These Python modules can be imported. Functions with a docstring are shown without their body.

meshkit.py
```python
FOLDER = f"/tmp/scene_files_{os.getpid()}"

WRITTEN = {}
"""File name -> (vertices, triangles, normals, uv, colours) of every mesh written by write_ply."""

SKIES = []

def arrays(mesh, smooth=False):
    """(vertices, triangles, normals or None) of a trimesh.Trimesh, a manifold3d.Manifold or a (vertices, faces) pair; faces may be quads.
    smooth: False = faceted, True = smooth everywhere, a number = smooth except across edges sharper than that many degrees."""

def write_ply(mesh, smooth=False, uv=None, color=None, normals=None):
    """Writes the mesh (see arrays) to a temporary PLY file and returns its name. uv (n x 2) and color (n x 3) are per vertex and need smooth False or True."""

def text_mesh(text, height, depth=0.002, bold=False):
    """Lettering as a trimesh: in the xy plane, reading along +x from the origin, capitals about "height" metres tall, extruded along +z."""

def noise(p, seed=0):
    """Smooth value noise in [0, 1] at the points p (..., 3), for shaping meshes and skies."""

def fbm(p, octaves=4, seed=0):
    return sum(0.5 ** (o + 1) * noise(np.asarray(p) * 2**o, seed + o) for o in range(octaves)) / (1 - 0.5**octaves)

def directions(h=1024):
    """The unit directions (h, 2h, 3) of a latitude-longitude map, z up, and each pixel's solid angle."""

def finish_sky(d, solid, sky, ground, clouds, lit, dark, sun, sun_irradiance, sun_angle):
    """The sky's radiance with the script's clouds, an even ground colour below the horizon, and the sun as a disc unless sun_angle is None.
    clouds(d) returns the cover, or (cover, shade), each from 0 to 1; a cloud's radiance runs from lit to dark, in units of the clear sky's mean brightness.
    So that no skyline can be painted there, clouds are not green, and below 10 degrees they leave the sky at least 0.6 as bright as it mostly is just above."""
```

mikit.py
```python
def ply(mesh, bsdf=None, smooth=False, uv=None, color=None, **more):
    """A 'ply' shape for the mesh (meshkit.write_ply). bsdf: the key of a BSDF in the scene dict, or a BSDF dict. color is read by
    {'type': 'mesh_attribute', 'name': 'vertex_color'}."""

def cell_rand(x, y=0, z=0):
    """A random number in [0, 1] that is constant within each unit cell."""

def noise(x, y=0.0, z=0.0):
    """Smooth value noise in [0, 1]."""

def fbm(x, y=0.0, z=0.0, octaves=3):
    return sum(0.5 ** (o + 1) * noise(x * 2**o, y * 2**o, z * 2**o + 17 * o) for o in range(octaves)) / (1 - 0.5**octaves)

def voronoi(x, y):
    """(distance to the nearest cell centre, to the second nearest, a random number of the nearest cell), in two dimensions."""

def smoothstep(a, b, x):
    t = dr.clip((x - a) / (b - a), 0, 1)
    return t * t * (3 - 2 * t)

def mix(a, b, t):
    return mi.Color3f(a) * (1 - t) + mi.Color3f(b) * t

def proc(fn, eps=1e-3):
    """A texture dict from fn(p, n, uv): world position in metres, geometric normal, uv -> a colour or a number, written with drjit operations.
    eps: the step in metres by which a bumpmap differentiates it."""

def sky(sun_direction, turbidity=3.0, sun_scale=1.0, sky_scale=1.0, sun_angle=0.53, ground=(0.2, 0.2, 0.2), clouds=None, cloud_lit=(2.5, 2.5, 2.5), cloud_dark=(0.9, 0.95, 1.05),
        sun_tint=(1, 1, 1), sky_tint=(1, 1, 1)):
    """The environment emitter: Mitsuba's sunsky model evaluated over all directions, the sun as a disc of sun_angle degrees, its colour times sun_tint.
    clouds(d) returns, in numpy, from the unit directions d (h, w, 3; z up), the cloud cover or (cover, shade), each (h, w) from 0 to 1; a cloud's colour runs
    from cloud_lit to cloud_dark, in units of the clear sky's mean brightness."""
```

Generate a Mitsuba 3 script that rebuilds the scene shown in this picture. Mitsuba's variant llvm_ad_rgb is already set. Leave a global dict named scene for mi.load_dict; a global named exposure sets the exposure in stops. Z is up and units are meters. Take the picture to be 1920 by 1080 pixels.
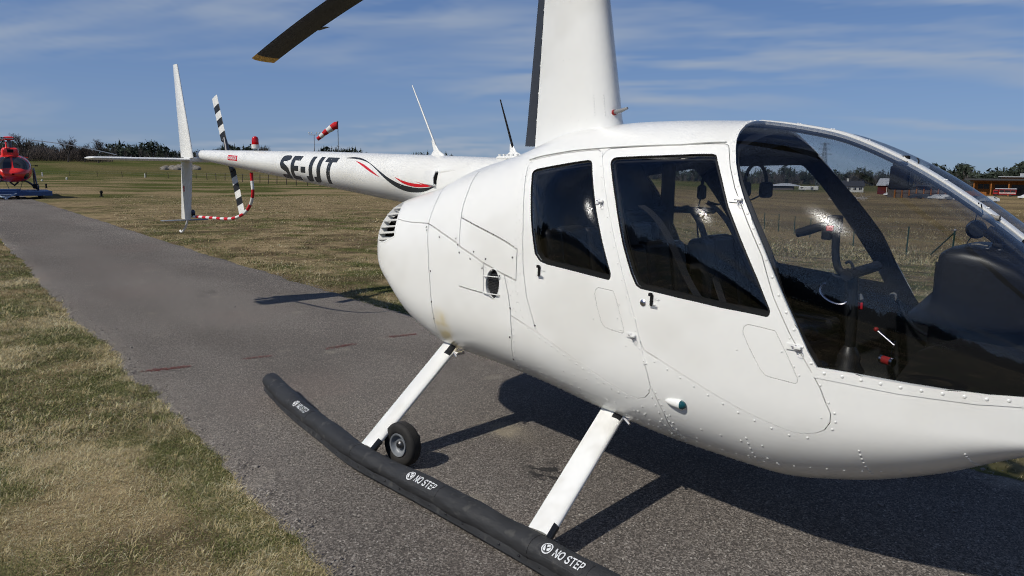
import math, random
import numpy as np, trimesh, shapely, mitsuba as mi, drjit as dr
from shapely.geometry import Polygon, LineString, Point, box as sbox
from scipy.interpolate import PchipInterpolator as PCH, LinearNDInterpolator
import mikit, meshkit
from mikit import proc, noise, fbm, voronoi, cell_rand, smoothstep, mix

T4 = mi.ScalarTransform4f
scene, labels = {}, {}
rng = np.random.default_rng(7)
random.seed(7)

# ------------------------------------------------------------------ camera, sky, exposure
exposure = 1.52
EYE = np.array([2.5826, -3.1334, 1.613])
YAW, PITCH, ROLL, FOC = 42.8267, 8.9677, -0.5623, 1355.66 / 960.0
_h = np.array([-math.cos(math.radians(YAW)), math.sin(math.radians(YAW)), 0])
_f = _h * math.cos(math.radians(PITCH)) - np.array([0, 0, math.sin(math.radians(PITCH))])
_r = np.cross(_f, [0, 0, 1]); _r /= np.linalg.norm(_r)
_u = np.cross(_r, _f)
_up = _u * math.cos(math.radians(ROLL)) + _r * math.sin(math.radians(ROLL))
scene['camera'] = {'type': 'perspective', 'fov': 2 * math.degrees(math.atan(1 / FOC)), 'fov_axis': 'x',
                   'near_clip': 0.05, 'far_clip': 6000.0,
                   'to_world': T4().look_at(origin=EYE.tolist(), target=(EYE + _f).tolist(), up=_up.tolist())}

SUN = np.array([-0.20, -1.70, 1.72])


def cloud_fn(d):
    z = np.maximum(d[..., 2], 0.02)
    # streaky cirrus on a plane high above, stretched along one direction
    px, py = d[..., 0] / (z + 0.12), d[..., 1] / (z + 0.12)
    a, b = px * 0.80 + py * 0.60, -px * 0.60 + py * 0.80
    w = meshkit.fbm(np.stack([a * 0.8, b * 0.8, a * 0], -1), 3, 5)
    s = meshkit.fbm(np.stack([a * 1.1 + w * 1.6, b * 4.2 + w * 2.2, a * 0 + 3], -1), 5, 11)
    s2 = meshkit.fbm(np.stack([a * 3.0 + w * 2, b * 9.0 + w * 3, a * 0 + 9], -1), 4, 23)
    big = meshkit.fbm(np.stack([a * 0.5, b * 0.9, a * 0 + 1], -1), 3, 31)
    c = np.clip((s * 0.75 + s2 * 0.25 - 0.40) * 3.4, 0, 1) * np.clip((big - 0.30) * 3.4, 0, 1)
    hz = np.exp(-d[..., 2] / 0.13)
    return np.clip(c * 0.75 + 0.40 * hz + 0.04, 0, 0.85), 0.2 + 0 * c


scene['sky'] = mikit.sky(SUN.tolist(), turbidity=2.6, sun_angle=1.05, clouds=cloud_fn, cloud_lit=(2.3, 2.75, 3.45),
                         cloud_dark=(0.9, 0.95, 1.05), sky_scale=0.68, sky_tint=(0.80, 1.0, 1.34), sun_tint=(0.87, 1.0, 1.21), ground=(0.006, 0.006, 0.005))


# ------------------------------------------------------------------ helpers
def add(key, mesh, bsdf, smooth=False, label=None, category=None, group=None, kind=None, color=None, uv=None, normals=None):
    base, n = key, 0
    while key in scene:
        n += 1
        key = f'{base}_{n:03d}'
    if normals is not None:
        path = meshkit.write_ply(mesh, False, normals=normals)
        scene[key] = {'type': 'ply', 'filename': path, 'face_normals': False, 'bsdf': {'type': 'ref', 'id': bsdf}}
    else:
        scene[key] = mikit.ply(mesh, bsdf, smooth=smooth, color=color, uv=uv)
    tag(key, label, category, group, kind)
    return key


def tag(key, label=None, category=None, group=None, kind=None):
    d = {}
    if label: d['label'] = label
    if category: d['category'] = category
    if group: d['group'] = group
    if kind: d['kind'] = kind
    if d: labels[key] = {**labels.get(key, {}), **d}


def cat(ms):
    ms = [m for m in ms if m is not None]
    return trimesh.util.concatenate(ms)


def frames(p):
    t = np.gradient(p, axis=0)
    t /= np.linalg.norm(t, axis=1, keepdims=True)
    up = np.array([0, 0, 1.0]) if abs(t[0, 2]) < 0.9 else np.array([1.0, 0, 0])
    n = np.cross(t[0], up); n /= np.linalg.norm(n)
    N = [n]
    for i in range(1, len(p)):
        n = N[-1] - t[i] * (N[-1] @ t[i])
        N.append(n / np.linalg.norm(n))
    N = np.array(N)
    return t, N, np.cross(t, N)


def resample(pts, n):
    pts = np.asarray(pts, float)
    s = np.r_[0, np.cumsum(np.linalg.norm(np.diff(pts, axis=0), axis=1))]
    from scipy.interpolate import CubicSpline
    f = CubicSpline(s, pts) if len(pts) > 2 else None
    q = np.linspace(0, s[-1], n)
    return f(q) if f else pts[0] + (pts[1] - pts[0]) * (q / s[-1])[:, None]


def loft(rings, cap=True, closed=True):
    rings = np.asarray(rings, float)
    m, k = rings.shape[:2]
    v = rings.reshape(-1, 3)
    i, j = np.meshgrid(np.arange(m - 1), np.arange(k if closed else k - 1), indexing='ij')
    j2 = (j + 1) % k
    a, b, c, d = i * k + j, i * k + j2, (i + 1) * k + j2, (i + 1) * k + j
    f = np.vstack([np.stack([a, b, c], -1).reshape(-1, 3), np.stack([a, c, d], -1).reshape(-1, 3)])
    if cap and closed:
        v = np.vstack([v, rings[0].mean(0), rings[-1].mean(0)])
        n0, n1 = m * k, m * k + 1
        jj = np.arange(k); j2 = (jj + 1) % k
        f = np.vstack([f, np.stack([j2, jj, 0 * jj + n0], -1), np.stack([(m - 1) * k + jj, (m - 1) * k + j2, 0 * jj + n1], -1)])
    me = trimesh.Trimesh(v, f, process=False)
    if closed and cap and me.volume < 0:
        me.invert()
    return me


def tube(pts, r, n=10, samples=None, cap=True):
    p = resample(pts, samples) if samples else np.asarray(pts, float)
    r = np.broadcast_to(np.asarray(r, float) if np.ndim(r) == 0 or len(r) == len(p) else np.interp(np.linspace(0, 1, len(p)), np.linspace(0, 1, len(r)), r), (len(p),))
    t, N, B = frames(p)
    a = np.linspace(0, 2 * np.pi, n, endpoint=False)
    rings = p[:, None] + r[:, None, None] * (np.cos(a)[None, :, None] * N[:, None] + np.sin(a)[None, :, None] * B[:, None])
    return loft(rings, cap)


def cyl(a, b, r, n=16):
    return tube([a, b], r, n)


def cbox(lo, hi, c=0.004):
    """a box with chamfered edges"""
    lo, hi = np.minimum(lo, hi).astype(float), np.maximum(lo, hi).astype(float)
    c = min(c, *(0.45 * (hi - lo)))
    pts = []
    for sx in (0, 1):
        for sy in (0, 1):
            for sz in (0, 1):
                p = np.array([hi[0] if sx else lo[0], hi[1] if sy else lo[1], hi[2] if sz else lo[2]])
                s = np.array([-1 if sx else 1, -1 if sy else 1, -1 if sz else 1]) * c
                for k in range(3):
                    q = p + s; q[k] = p[k]; pts.append(q)
    return trimesh.convex.convex_hull(np.array(pts))


def rbox(lo, hi, r, n=2):
    """a box rounded with spheres"""
    lo, hi = np.minimum(lo, hi).astype(float), np.maximum(lo, hi).astype(float)
    r = min(r, *(0.49 * (hi - lo)))
    s = trimesh.creation.icosphere(n, r).vertices
    pts = np.vstack([s + [x, y, z] for x in (lo[0] + r, hi[0] - r) for y in (lo[1] + r, hi[1] - r) for z in (lo[2] + r, hi[2] - r)])
    return trimesh.convex.convex_hull(pts)


def moved(m, loc=(0, 0, 0), rz=0.0, ry=0.0, rx=0.0):
    m = m.copy()
    M = trimesh.transformations.euler_matrix(rx, ry, rz, 'sxyz')
    M[:3, 3] = loc
    m.apply_transform(M)
    return m


def lathe(profile, n=24, axis_to=(0, 0, 1), at=(0, 0, 0)):
    m = trimesh.creation.revolve(np.asarray(profile, float), sections=n)
    m.apply_transform(trimesh.geometry.align_vectors([0, 0, 1], np.asarray(axis_to, float) / np.linalg.norm(axis_to)))
    m.apply_translation(at)
    return m


def hemi_rivets(P, N, r, squash=0.5, seg=8):
    """low domes at points P with normals N, one mesh"""
    a = np.linspace(0, 2 * np.pi, seg, endpoint=False)
    prof = [(1.0, -0.05), (0.93, 0.3), (0.6, 0.75)]
    P, N = np.asarray(P, float), np.asarray(N, float)
    N = N / np.linalg.norm(N, axis=1, keepdims=True)
    ref = np.where(np.abs(N[:, 2:3]) < 0.9, [[0, 0, 1.0]], [[1.0, 0, 0]])
    A = np.cross(N, ref); A /= np.linalg.norm(A, axis=1, keepdims=True)
    B = np.cross(N, A)
    vs = []
    for rr, h in prof:
        vs.append(P[:, None] + r * rr * (np.cos(a)[None, :, None] * A[:, None] + np.sin(a)[None, :, None] * B[:, None]) + r * squash * h * N[:, None])
    top = P[:, None] + r * squash * N[:, None]
    V = np.concatenate(vs + [top], 1)
    k = V.shape[1]
    F = []
    for L in range(2):
        for j in range(seg):
            j2 = (j + 1) % seg
            F += [[L * seg + j, (L + 1) * seg + j, (L + 1) * seg + j2], [L * seg + j, (L + 1) * seg + j2, L * seg + j2]]
    for j in range(seg):
        F.append([2 * seg + j, 3 * seg, 2 * seg + (j + 1) % seg])
    F = np.array(F)
    # orientation check on the first one
    m = trimesh.Trimesh(V[0], F, process=False)
    if (m.face_normals @ N[0]).sum() < 0:
        F = F[:, ::-1]
    FF = (F[None] + (np.arange(len(P)) * k)[:, None, None]).reshape(-1, 3)
    return trimesh.Trimesh(V.reshape(-1, 3), FF, process=False)


# ------------------------------------------------------------------ materials
def rgb(*c):
    return {'type': 'rgb', 'value': list(c)}


def principled(color, rough=0.5, spec=0.5, **k):
    return {'type': 'twosided', 'b': {'type': 'principled', 'base_color': color if isinstance(color, dict) else rgb(*color),
                                      'roughness': rough, 'specular': spec, **k}}


def diffuse(color):
    return {'type': 'twosided', 'b': {'type': 'diffuse', 'reflectance': color if isinstance(color, dict) else rgb(*color)}}


def paint_fn(p, n, uv):
    d = fbm(p.x * 3.1, p.y * 3.1, p.z * 3.1 + 5, 3)
    base = mix((0.79, 0.795, 0.78), (0.73, 0.73, 0.705), smoothstep(0.42, 0.75, d))
    # soot and fuel stain on the right engine cowl
    sx = dr.exp(-dr.square((p.x + 0.76) / 0.060)) * smoothstep(0.50, 0.60, p.z) * (1 - smoothstep(0.76, 0.86, p.z))
    sx = sx * dr.select(p.y < 0, 1.0, 0.0) * (0.35 + 0.9 * noise(p.x * 22, p.z * 14, 3))
    band = dr.exp(-dr.square((p.z - 0.665 - 0.3 * (p.x + 0.76)) / 0.022)) + dr.exp(-dr.square((p.z - 0.735) / 0.014)) * 0.6
    st = dr.clip(sx * (0.85 + 1.0 * band), 0, 0.9)
    base = mix(base, (0.66, 0.55, 0.30), st)
    # thin grime streaks low on the belly
    gr = smoothstep(0.62, 0.40, p.z) * smoothstep(0.45, 0.8, fbm(p.x * 9, p.y * 9, p.z * 3, 3)) * dr.select((p.x > -1.7) & (p.x < 2.4), 1.0, 0.0)
    base = mix(base, (0.50, 0.47, 0.40), gr * 0.35)
    return base


scene['white_paint'] = {'type': 'twosided', 'b': {'type': 'roughplastic', 'diffuse_reflectance': proc(paint_fn), 'alpha': 0.10, 'int_ior': 1.5, 'nonlinear': False}}
scene['plain_white'] = {'type': 'twosided', 'b': {'type': 'roughplastic', 'diffuse_reflectance': rgb(0.76, 0.765, 0.75), 'alpha': 0.10, 'int_ior': 1.5}}
scene['white_seam'] = principled((0.42, 0.42, 0.40), 0.6, 0.3)
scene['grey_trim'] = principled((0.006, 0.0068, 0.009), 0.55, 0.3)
scene['black_paint'] = principled((0.018, 0.019, 0.021), 0.38, 0.5)
scene['black_matt'] = principled((0.008, 0.008, 0.009), 0.7, 0.22)
scene['cavity_shade'] = diffuse((0.015, 0.015, 0.015))  # near-black stands in for the shade deep inside the openings
scene['black_gloss'] = principled((0.012, 0.013, 0.015), 0.22, 0.5)
scene['red_paint'] = principled((0.50, 0.010, 0.018), 0.4, 0.5)
scene['red_gloss'] = principled((0.66, 0.020, 0.014), 0.25, 0.5, clearcoat=1.0, clearcoat_gloss=0.95)
scene['dull_red'] = principled((0.26, 0.012, 0.014), 0.5, 0.4)
scene['aluminium'] = {'type': 'twosided', 'b': {'type': 'roughconductor', 'material': 'Al', 'alpha': 0.28}}
scene['dark_steel'] = principled((0.12, 0.12, 0.125), 0.4, 0.5, metallic=0.9)
scene['chrome'] = {'type': 'twosided', 'b': {'type': 'roughconductor', 'material': 'Cr', 'alpha': 0.14}}
scene['glass'] = {'type': 'thindielectric', 'int_ior': 1.5, 'specular_reflectance': rgb(.52, .52, .53), 'specular_transmittance': rgb(0.86, 0.875, 0.89)}
scene['glint_scratch'] = {'type': 'twosided', 'b': {'type': 'roughconductor', 'material': 'Al', 'alpha': 0.032, 'specular_reflectance': rgb(.060, .060, .061)}}  # mirror flecks that widen the sun glint on the panes
scene['red_lens'] = principled((0.45, 0.004, 0.006), 0.12, 0.6)
scene['teal_lens'] = principled((0.004, 0.06, 0.075), 0.08, 0.7)
scene['blue_lens'] = principled((0.01, 0.012, 0.05), 0.15, 0.6)


def leather_fn(p, n, uv):
    return mix((0.006, 0.0063, 0.0075), (0.012, 0.0125, 0.0145), fbm(p.x * 40, p.y * 40, p.z * 40, 2))


scene['leather'] = principled(proc(leather_fn), 0.42, 0.5)
scene['belt_web'] = principled((0.030, 0.030, 0.032), 0.6, 0.35)
scene['grey_plastic'] = principled((0.20, 0.20, 0.205), 0.5, 0.4)
scene['beige_plug'] = principled((0.22, 0.21, 0.19), 0.5, 0.4)


def cover_fn(p, n, uv):
    f = fbm(p.x * 7, p.y * 16, p.z * 16, 3)
    s = fbm(p.x * 26, p.y * 26, p.z * 26 + 4, 3)
    return mix(mix((0.016, 0.017, 0.019), (0.030, 0.031, 0.034), f), (0.075, 0.073, 0.068), smoothstep(0.62, 0.85, s) * 0.5)


scene['vinyl_cover'] = {'type': 'twosided', 'b': {'type': 'bumpmap', 'b': {'type': 'principled', 'base_color': proc(cover_fn), 'roughness': 0.6, 'specular': 0.35},
                        't': proc(lambda p, n, uv: 0.006 * fbm(p.x * 16, p.y * 34, p.z * 34, 3) + 0.010 * fbm(p.x * 5 + 2 * noise(p.x * 9, p.y * 9, 1), p.y * 12, p.z * 12, 2), eps=2e-3), 'scale': 1.0}}
scene['tyre_rubber'] = principled(proc(lambda p, n, uv: mix((0.014, 0.014, 0.015), (0.032, 0.030, 0.028), fbm(p.x * 30, p.y * 30, p.z * 30, 3))), 0.75, 0.3)
scene['white_print'] = diffuse((0.62, 0.64, 0.66))
scene['tan_tip'] = principled((0.60, 0.36, 0.09), 0.55, 0.4)
scene['blade_dark'] = principled(proc(lambda p, n, uv: mix((0.020, 0.020, 0.022), (0.034, 0.033, 0.033), fbm(p.x * 4, p.y * 14, p.z * 3, 3))), 0.5, 0.4)
scene['charcoal'] = principled((0.030, 0.033, 0.040), 0.42, 0.5)
scene['reg_black'] = principled((0.020, 0.023, 0.027), 0.4, 0.5)
scene['slat_shade'] = principled((0.40, 0.41, 0.41), 0.45, 0.4)  # shaded faces of the white slats, the shade put into the colour
scene['copper'] = principled((0.20, 0.07, 0.045), 0.45, 0.5)


def asphalt_fn(p, n, uv):
    big = fbm(p.x * 0.55, p.y * 0.8, 3.0, 4)
    lane = fbm(p.x * 0.18, p.y * 1.7, 8.0, 3)
    d1, d2, st = voronoi(p.x * 140, p.y * 140)
    e1, e2, st2 = voronoi(p.x * 62 + 5, p.y * 62)
    rim = smoothstep(0.02, 0.22, d2 - d1)
    fine = noise(p.x * 230, p.y * 230, 1.0)
    base = mix((0.118, 0.104, 0.092), (0.166, 0.148, 0.132), smoothstep(0.3, 0.7, big * 0.65 + lane * 0.35))
    base = base * (0.36 + 0.75 * st * st + 0.45 * st) * (0.62 + 0.42 * rim)
    base = mix(base, (0.36, 0.34, 0.31), smoothstep(0.90, 1.0, st2) * 0.55 * (1 - smoothstep(0.30, 0.42, e1)))
    base = mix(base, (0.42, 0.40, 0.37), smoothstep(0.985, 1.0, st) * 0.7)
    # pale reddish wear and old oil
    base = mix(base, (0.145, 0.112, 0.098), smoothstep(0.55, 0.85, fbm(p.x * 0.9 + 7, p.y * 0.9, 1.0, 3)) * 0.28)
    base = mix(base, (0.020, 0.019, 0.018), smoothstep(0.76, 0.88, fbm(p.x * 2.3 + 3, p.y * 2.3, 6.0, 4)) * 0.45)
    base = mix(base, (0.30, 0.27, 0.22), smoothstep(0.74, 0.86, fbm(p.x * 3.1 + 31, p.y * 3.1, 2.0, 4)) * 0.30)
    # fresh drip stain between the struts and pale spill next to it
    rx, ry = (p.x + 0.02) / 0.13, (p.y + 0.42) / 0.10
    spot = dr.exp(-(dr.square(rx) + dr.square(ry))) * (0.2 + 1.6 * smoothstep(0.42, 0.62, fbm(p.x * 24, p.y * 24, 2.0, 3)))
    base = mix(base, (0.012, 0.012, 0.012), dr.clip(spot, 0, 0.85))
    rx, ry = (p.x + 0.65) / 0.16, (p.y + 0.16) / 0.10
    base = mix(base, (0.26, 0.225, 0.165), dr.clip(dr.exp(-(dr.square(rx) + dr.square(ry))) * fbm(p.x * 14, p.y * 14, 2.0, 3) * 1.3, 0, 0.6))
    return base


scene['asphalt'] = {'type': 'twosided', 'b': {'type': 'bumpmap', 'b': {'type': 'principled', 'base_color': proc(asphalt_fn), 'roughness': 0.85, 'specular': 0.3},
                    't': proc(lambda p, n, uv: 0.004 * noise(p.x * 160, p.y * 160, 1.0) + 0.003 * noise(p.x * 75, p.y * 75, 4.0), eps=1.5e-3), 'scale': 1.0}}


def turf_mix(px, py):
    """0 = straw, 1 = green; shared by the ground and (in numpy) by the blades"""
    return fbm(px * 1.7, py * 1.7, 2.0, 4)


def ground_fn(p, n, uv):
    g = turf_mix(p.x, p.y)
    far = fbm(p.x * 0.035, p.y * 0.035, 4.0, 4)
    med = fbm(p.x * 0.22, p.y * 0.22, 9.0, 3)
    fine = fbm(p.x * 9.0, p.y * 9.0, 1.0, 3)
    r = dr.sqrt(dr.square(p.x - 2.6) + dr.square(p.y + 3.1))
    nearw = 1 - smoothstep(14, 60, r)
    q = g * nearw * 0.6 + med * (1 - nearw * 0.6) * 0.55 + far * (1 - nearw * 0.6) * 0.45
    straw = mix((0.175, 0.130, 0.072), (0.255, 0.200, 0.120), fine)
    green = mix((0.052, 0.062, 0.020), (0.085, 0.090, 0.034), fine)
    base = mix(straw, green, smoothstep(0.36, 0.60, q))
    base = base * (0.78 + 0.44 * fine)
    soil = smoothstep(0.45, 0.7, fbm(p.x * 1.7 + 11, p.y * 1.7, 3.0, 4)) * nearw
    base = mix(base, (0.075, 0.055, 0.036), soil * 0.7)
    # the far hillside to the west is greener meadow, the low field to the north-east dead tall grass
    hill = smoothstep(150, 260, -p.x + 0.2 * p.y)
    base = mix(base, mix((0.058, 0.072, 0.022), (0.105, 0.092, 0.042), smoothstep(0.4, 0.62, fbm(p.x * 0.012, p.y * 0.05, 5.0, 4))), hill * 0.85)
    low = smoothstep(20, 40, p.y + 0.25 * p.x) * (1 - hill)
    base = mix(base, mix((0.215, 0.160, 0.088), (0.135, 0.100, 0.060), smoothstep(0.35, 0.65, fbm(p.x * 0.05, p.y * 0.09, 5.0, 4))), low * 0.8)
    return base


scene['turf'] = {'type': 'twosided', 'b': {'type': 'bumpmap', 'b': {'type': 'diffuse', 'reflectance': proc(ground_fn)},
                 't': proc(lambda p, n, uv: 0.05 * fbm(p.x * 5, p.y * 5, 1.0, 3) + 0.35 * noise(p.x * 0.5, p.y * 0.5, 4.0), eps=2e-2), 'scale': 0.7}}
scene['leaf_color'] = {'type': 'twosided', 'b': {'type': 'principled', 'base_color': {'type': 'mesh_attribute', 'name': 'vertex_color'}, 'roughness': 0.6, 'specular': 0.35}}
scene['leaf_matt'] = {'type': 'twosided', 'b': {'type': 'diffuse', 'reflectance': {'type': 'mesh_attribute', 'name': 'vertex_color'}}}
scene['bark'] = diffuse(proc(lambda p, n, uv: mix((0.060, 0.052, 0.048), (0.12, 0.105, 0.095), fbm(p.x * 2, p.y * 2, p.z * 0.6, 3))))
scene['twig'] = diffuse((0.085, 0.072, 0.066))
scene['timber'] = diffuse(proc(lambda p, n, uv: mix((0.34, 0.135, 0.042), (0.22, 0.085, 0.030), fbm(p.x * 0.8, p.y * 0.8, p.z * 5, 3))))
scene['timber_dark'] = diffuse((0.050, 0.030, 0.020))
scene['roof_dark'] = principled((0.035, 0.036, 0.040), 0.6, 0.4)
scene['roof_light'] = principled((0.30, 0.31, 0.33), 0.5, 0.4)
scene['wall_grey'] = diffuse((0.12, 0.105, 0.095))
scene['falu_red'] = diffuse((0.10, 0.022, 0.018))
scene['house_white'] = diffuse((0.55, 0.54, 0.51))
scene['window_dark'] = principled((0.02, 0.022, 0.026), 0.15, 0.6)
scene['post_green'] = principled((0.014, 0.045, 0.034), 0.5, 0.4)
scene['post_wood'] = diffuse((0.075, 0.062, 0.052))
scene['wire'] = principled((0.10, 0.11, 0.10), 0.5, 0.4)
scene['grit'] = diffuse((0.24, 0.22, 0.20))
scene['stone'] = diffuse(proc(lambda p, n, uv: mix((0.26, 0.24, 0.21), (0.14, 0.13, 0.115), fbm(p.x * 1.5, p.y * 1.5, p.z * 1.5, 3))))
scene['galvanised'] = principled((0.20, 0.215, 0.235), 0.5, 0.5, metallic=0.3)
scene['blue_paint'] = principled((0.030, 0.075, 0.20), 0.45, 0.5)
scene['pale_blue'] = principled((0.30, 0.36, 0.44), 0.45, 0.5)
scene['sock_white'] = diffuse((0.66, 0.64, 0.62))
scene['sock_red'] = diffuse((0.50, 0.030, 0.035))
for nm, c in dict(black=(0.015, 0.016, 0.018), white=(0.62, 0.62, 0.62), silver=(0.36, 0.37, 0.38), grey=(0.10, 0.105, 0.11), red=(0.35, 0.02, 0.02)).items():
    scene['car_' + nm] = principled(c, 0.3, 0.5, clearcoat=0.8, clearcoat_gloss=0.95)
scene['dead_wood'] = diffuse((0.42, 0.38, 0.33))
scene['road_red'] = diffuse(proc(lambda p, n, uv: mix((0.17, 0.045, 0.042), (0.10, 0.055, 0.052), fbm(p.x * 30, p.y * 30, 1.0, 3))))


# ================================================================== the white helicopter
class Surf:
    """closed body of superellipse sections along x: pt(x, theta) on its right (y < 0) side, theta in degrees from -90 (keel) to 90 (crown)"""

    def __init__(s, X, W, M, B, Tp, n, vs):
        s.X, s.n, s.vs = np.array(X), n, vs
        s.w, s.m, s.b, s.t = [PCH(X, a) for a in (W, M, B, Tp)]
        s.tx = np.linspace(X[0], X[-1], 3000)
        s.tu = np.r_[0, np.cumsum(np.hypot(np.diff(s.tx), np.diff(s.w(s.tx))))]

    def pt(s, x, th):
        th = np.radians(th)
        w, m, b, t = s.w(x), s.m(x), s.b(x), s.t(x)
        c, q = np.cos(th), np.sin(th)
        r = (np.abs(c) ** s.n + np.abs(q) ** s.n) ** (-1 / s.n)
        return np.stack([x, -w * r * c, m + np.where(q < 0, m - b, t - m) * r * q], -1)

    def normal(s, x, th):
        e = 2e-3
        x = np.clip(x, s.X[0] + 2 * e, s.X[-1] - 2 * e)
        th = np.clip(th, -89.7, 89.7)
        n = np.cross(s.pt(x + e, th) - s.pt(x - e, th), s.pt(x, th - .2) - s.pt(x, th + .2))
        n /= np.maximum(np.linalg.norm(n, axis=-1, keepdims=True), 1e-12)
        out = s.pt(x, th) - np.stack([x, 0 * x, s.m(x)], -1)
        return np.where((n * out).sum(-1, keepdims=True) < 0, -n, n)

    def uv(s, xt):
        xt = np.asarray(xt, float)
        return np.stack([np.interp(xt[..., 0], s.tx, s.tu), xt[..., 1] * s.vs], -1)

    def xt(s, uv):
        return np.interp(uv[..., 0], s.tu, s.tx), uv[..., 1] / s.vs

    def poly(s, pts):
        p = Polygon(s.uv(np.array(pts)))
        return p if p.is_valid else p.buffer(0)

    def line(s, pts):
        return LineString(s.uv(np.array(pts)))

    def at(s, x, th, off=0.0, side=1):
        x, th = np.asarray(x, float), np.asarray(th, float)
        return (s.pt(x, th) + off * s.normal(x, th)) * [1, side, 1], s.normal(x, th) * [1, side, 1]


def bulged(P, F, N, h):
    """blown pane: the membrane shape held at its rim, h high at its middle: heights at the vertices"""
    import scipy.sparse as sps
    from scipy.sparse.linalg import spsolve
    n = len(P)
    I, J, Wt = [], [], []
    area = np.zeros(n)
    for a, b, c in ((0, 1, 2), (1, 2, 0), (2, 0, 1)):
        u, v = P[F[:, a]] - P[F[:, c]], P[F[:, b]] - P[F[:, c]]
        ct = (u * v).sum(1) / np.maximum(np.linalg.norm(np.cross(u, v), axis=1), 1e-9)
        ct = np.clip(ct, 0.02, 20)
        I += [F[:, a], F[:, b]]; J += [F[:, b], F[:, a]]; Wt += [ct, ct]
        np.add.at(area, F[:, a], np.linalg.norm(np.cross(u, v), axis=1) / 6)
    W = sps.csr_matrix((np.concatenate(Wt), (np.concatenate(I), np.concatenate(J))), (n, n))
    L = sps.diags(np.asarray(W.sum(1)).ravel()) - W
    e = np.vstack([F[:, [0, 1]], F[:, [1, 2]], F[:, [2, 0]]])
    es, cnt = np.unique(np.sort(e, 1), axis=0, return_counts=True)
    free = np.ones(n, bool); free[es[cnt == 1].ravel()] = False
    phi = np.zeros(n)
    phi[free] = spsolve(L[free][:, free].tocsc(), area[free])
    return h * phi / phi.max()


DEG = 4


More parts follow.
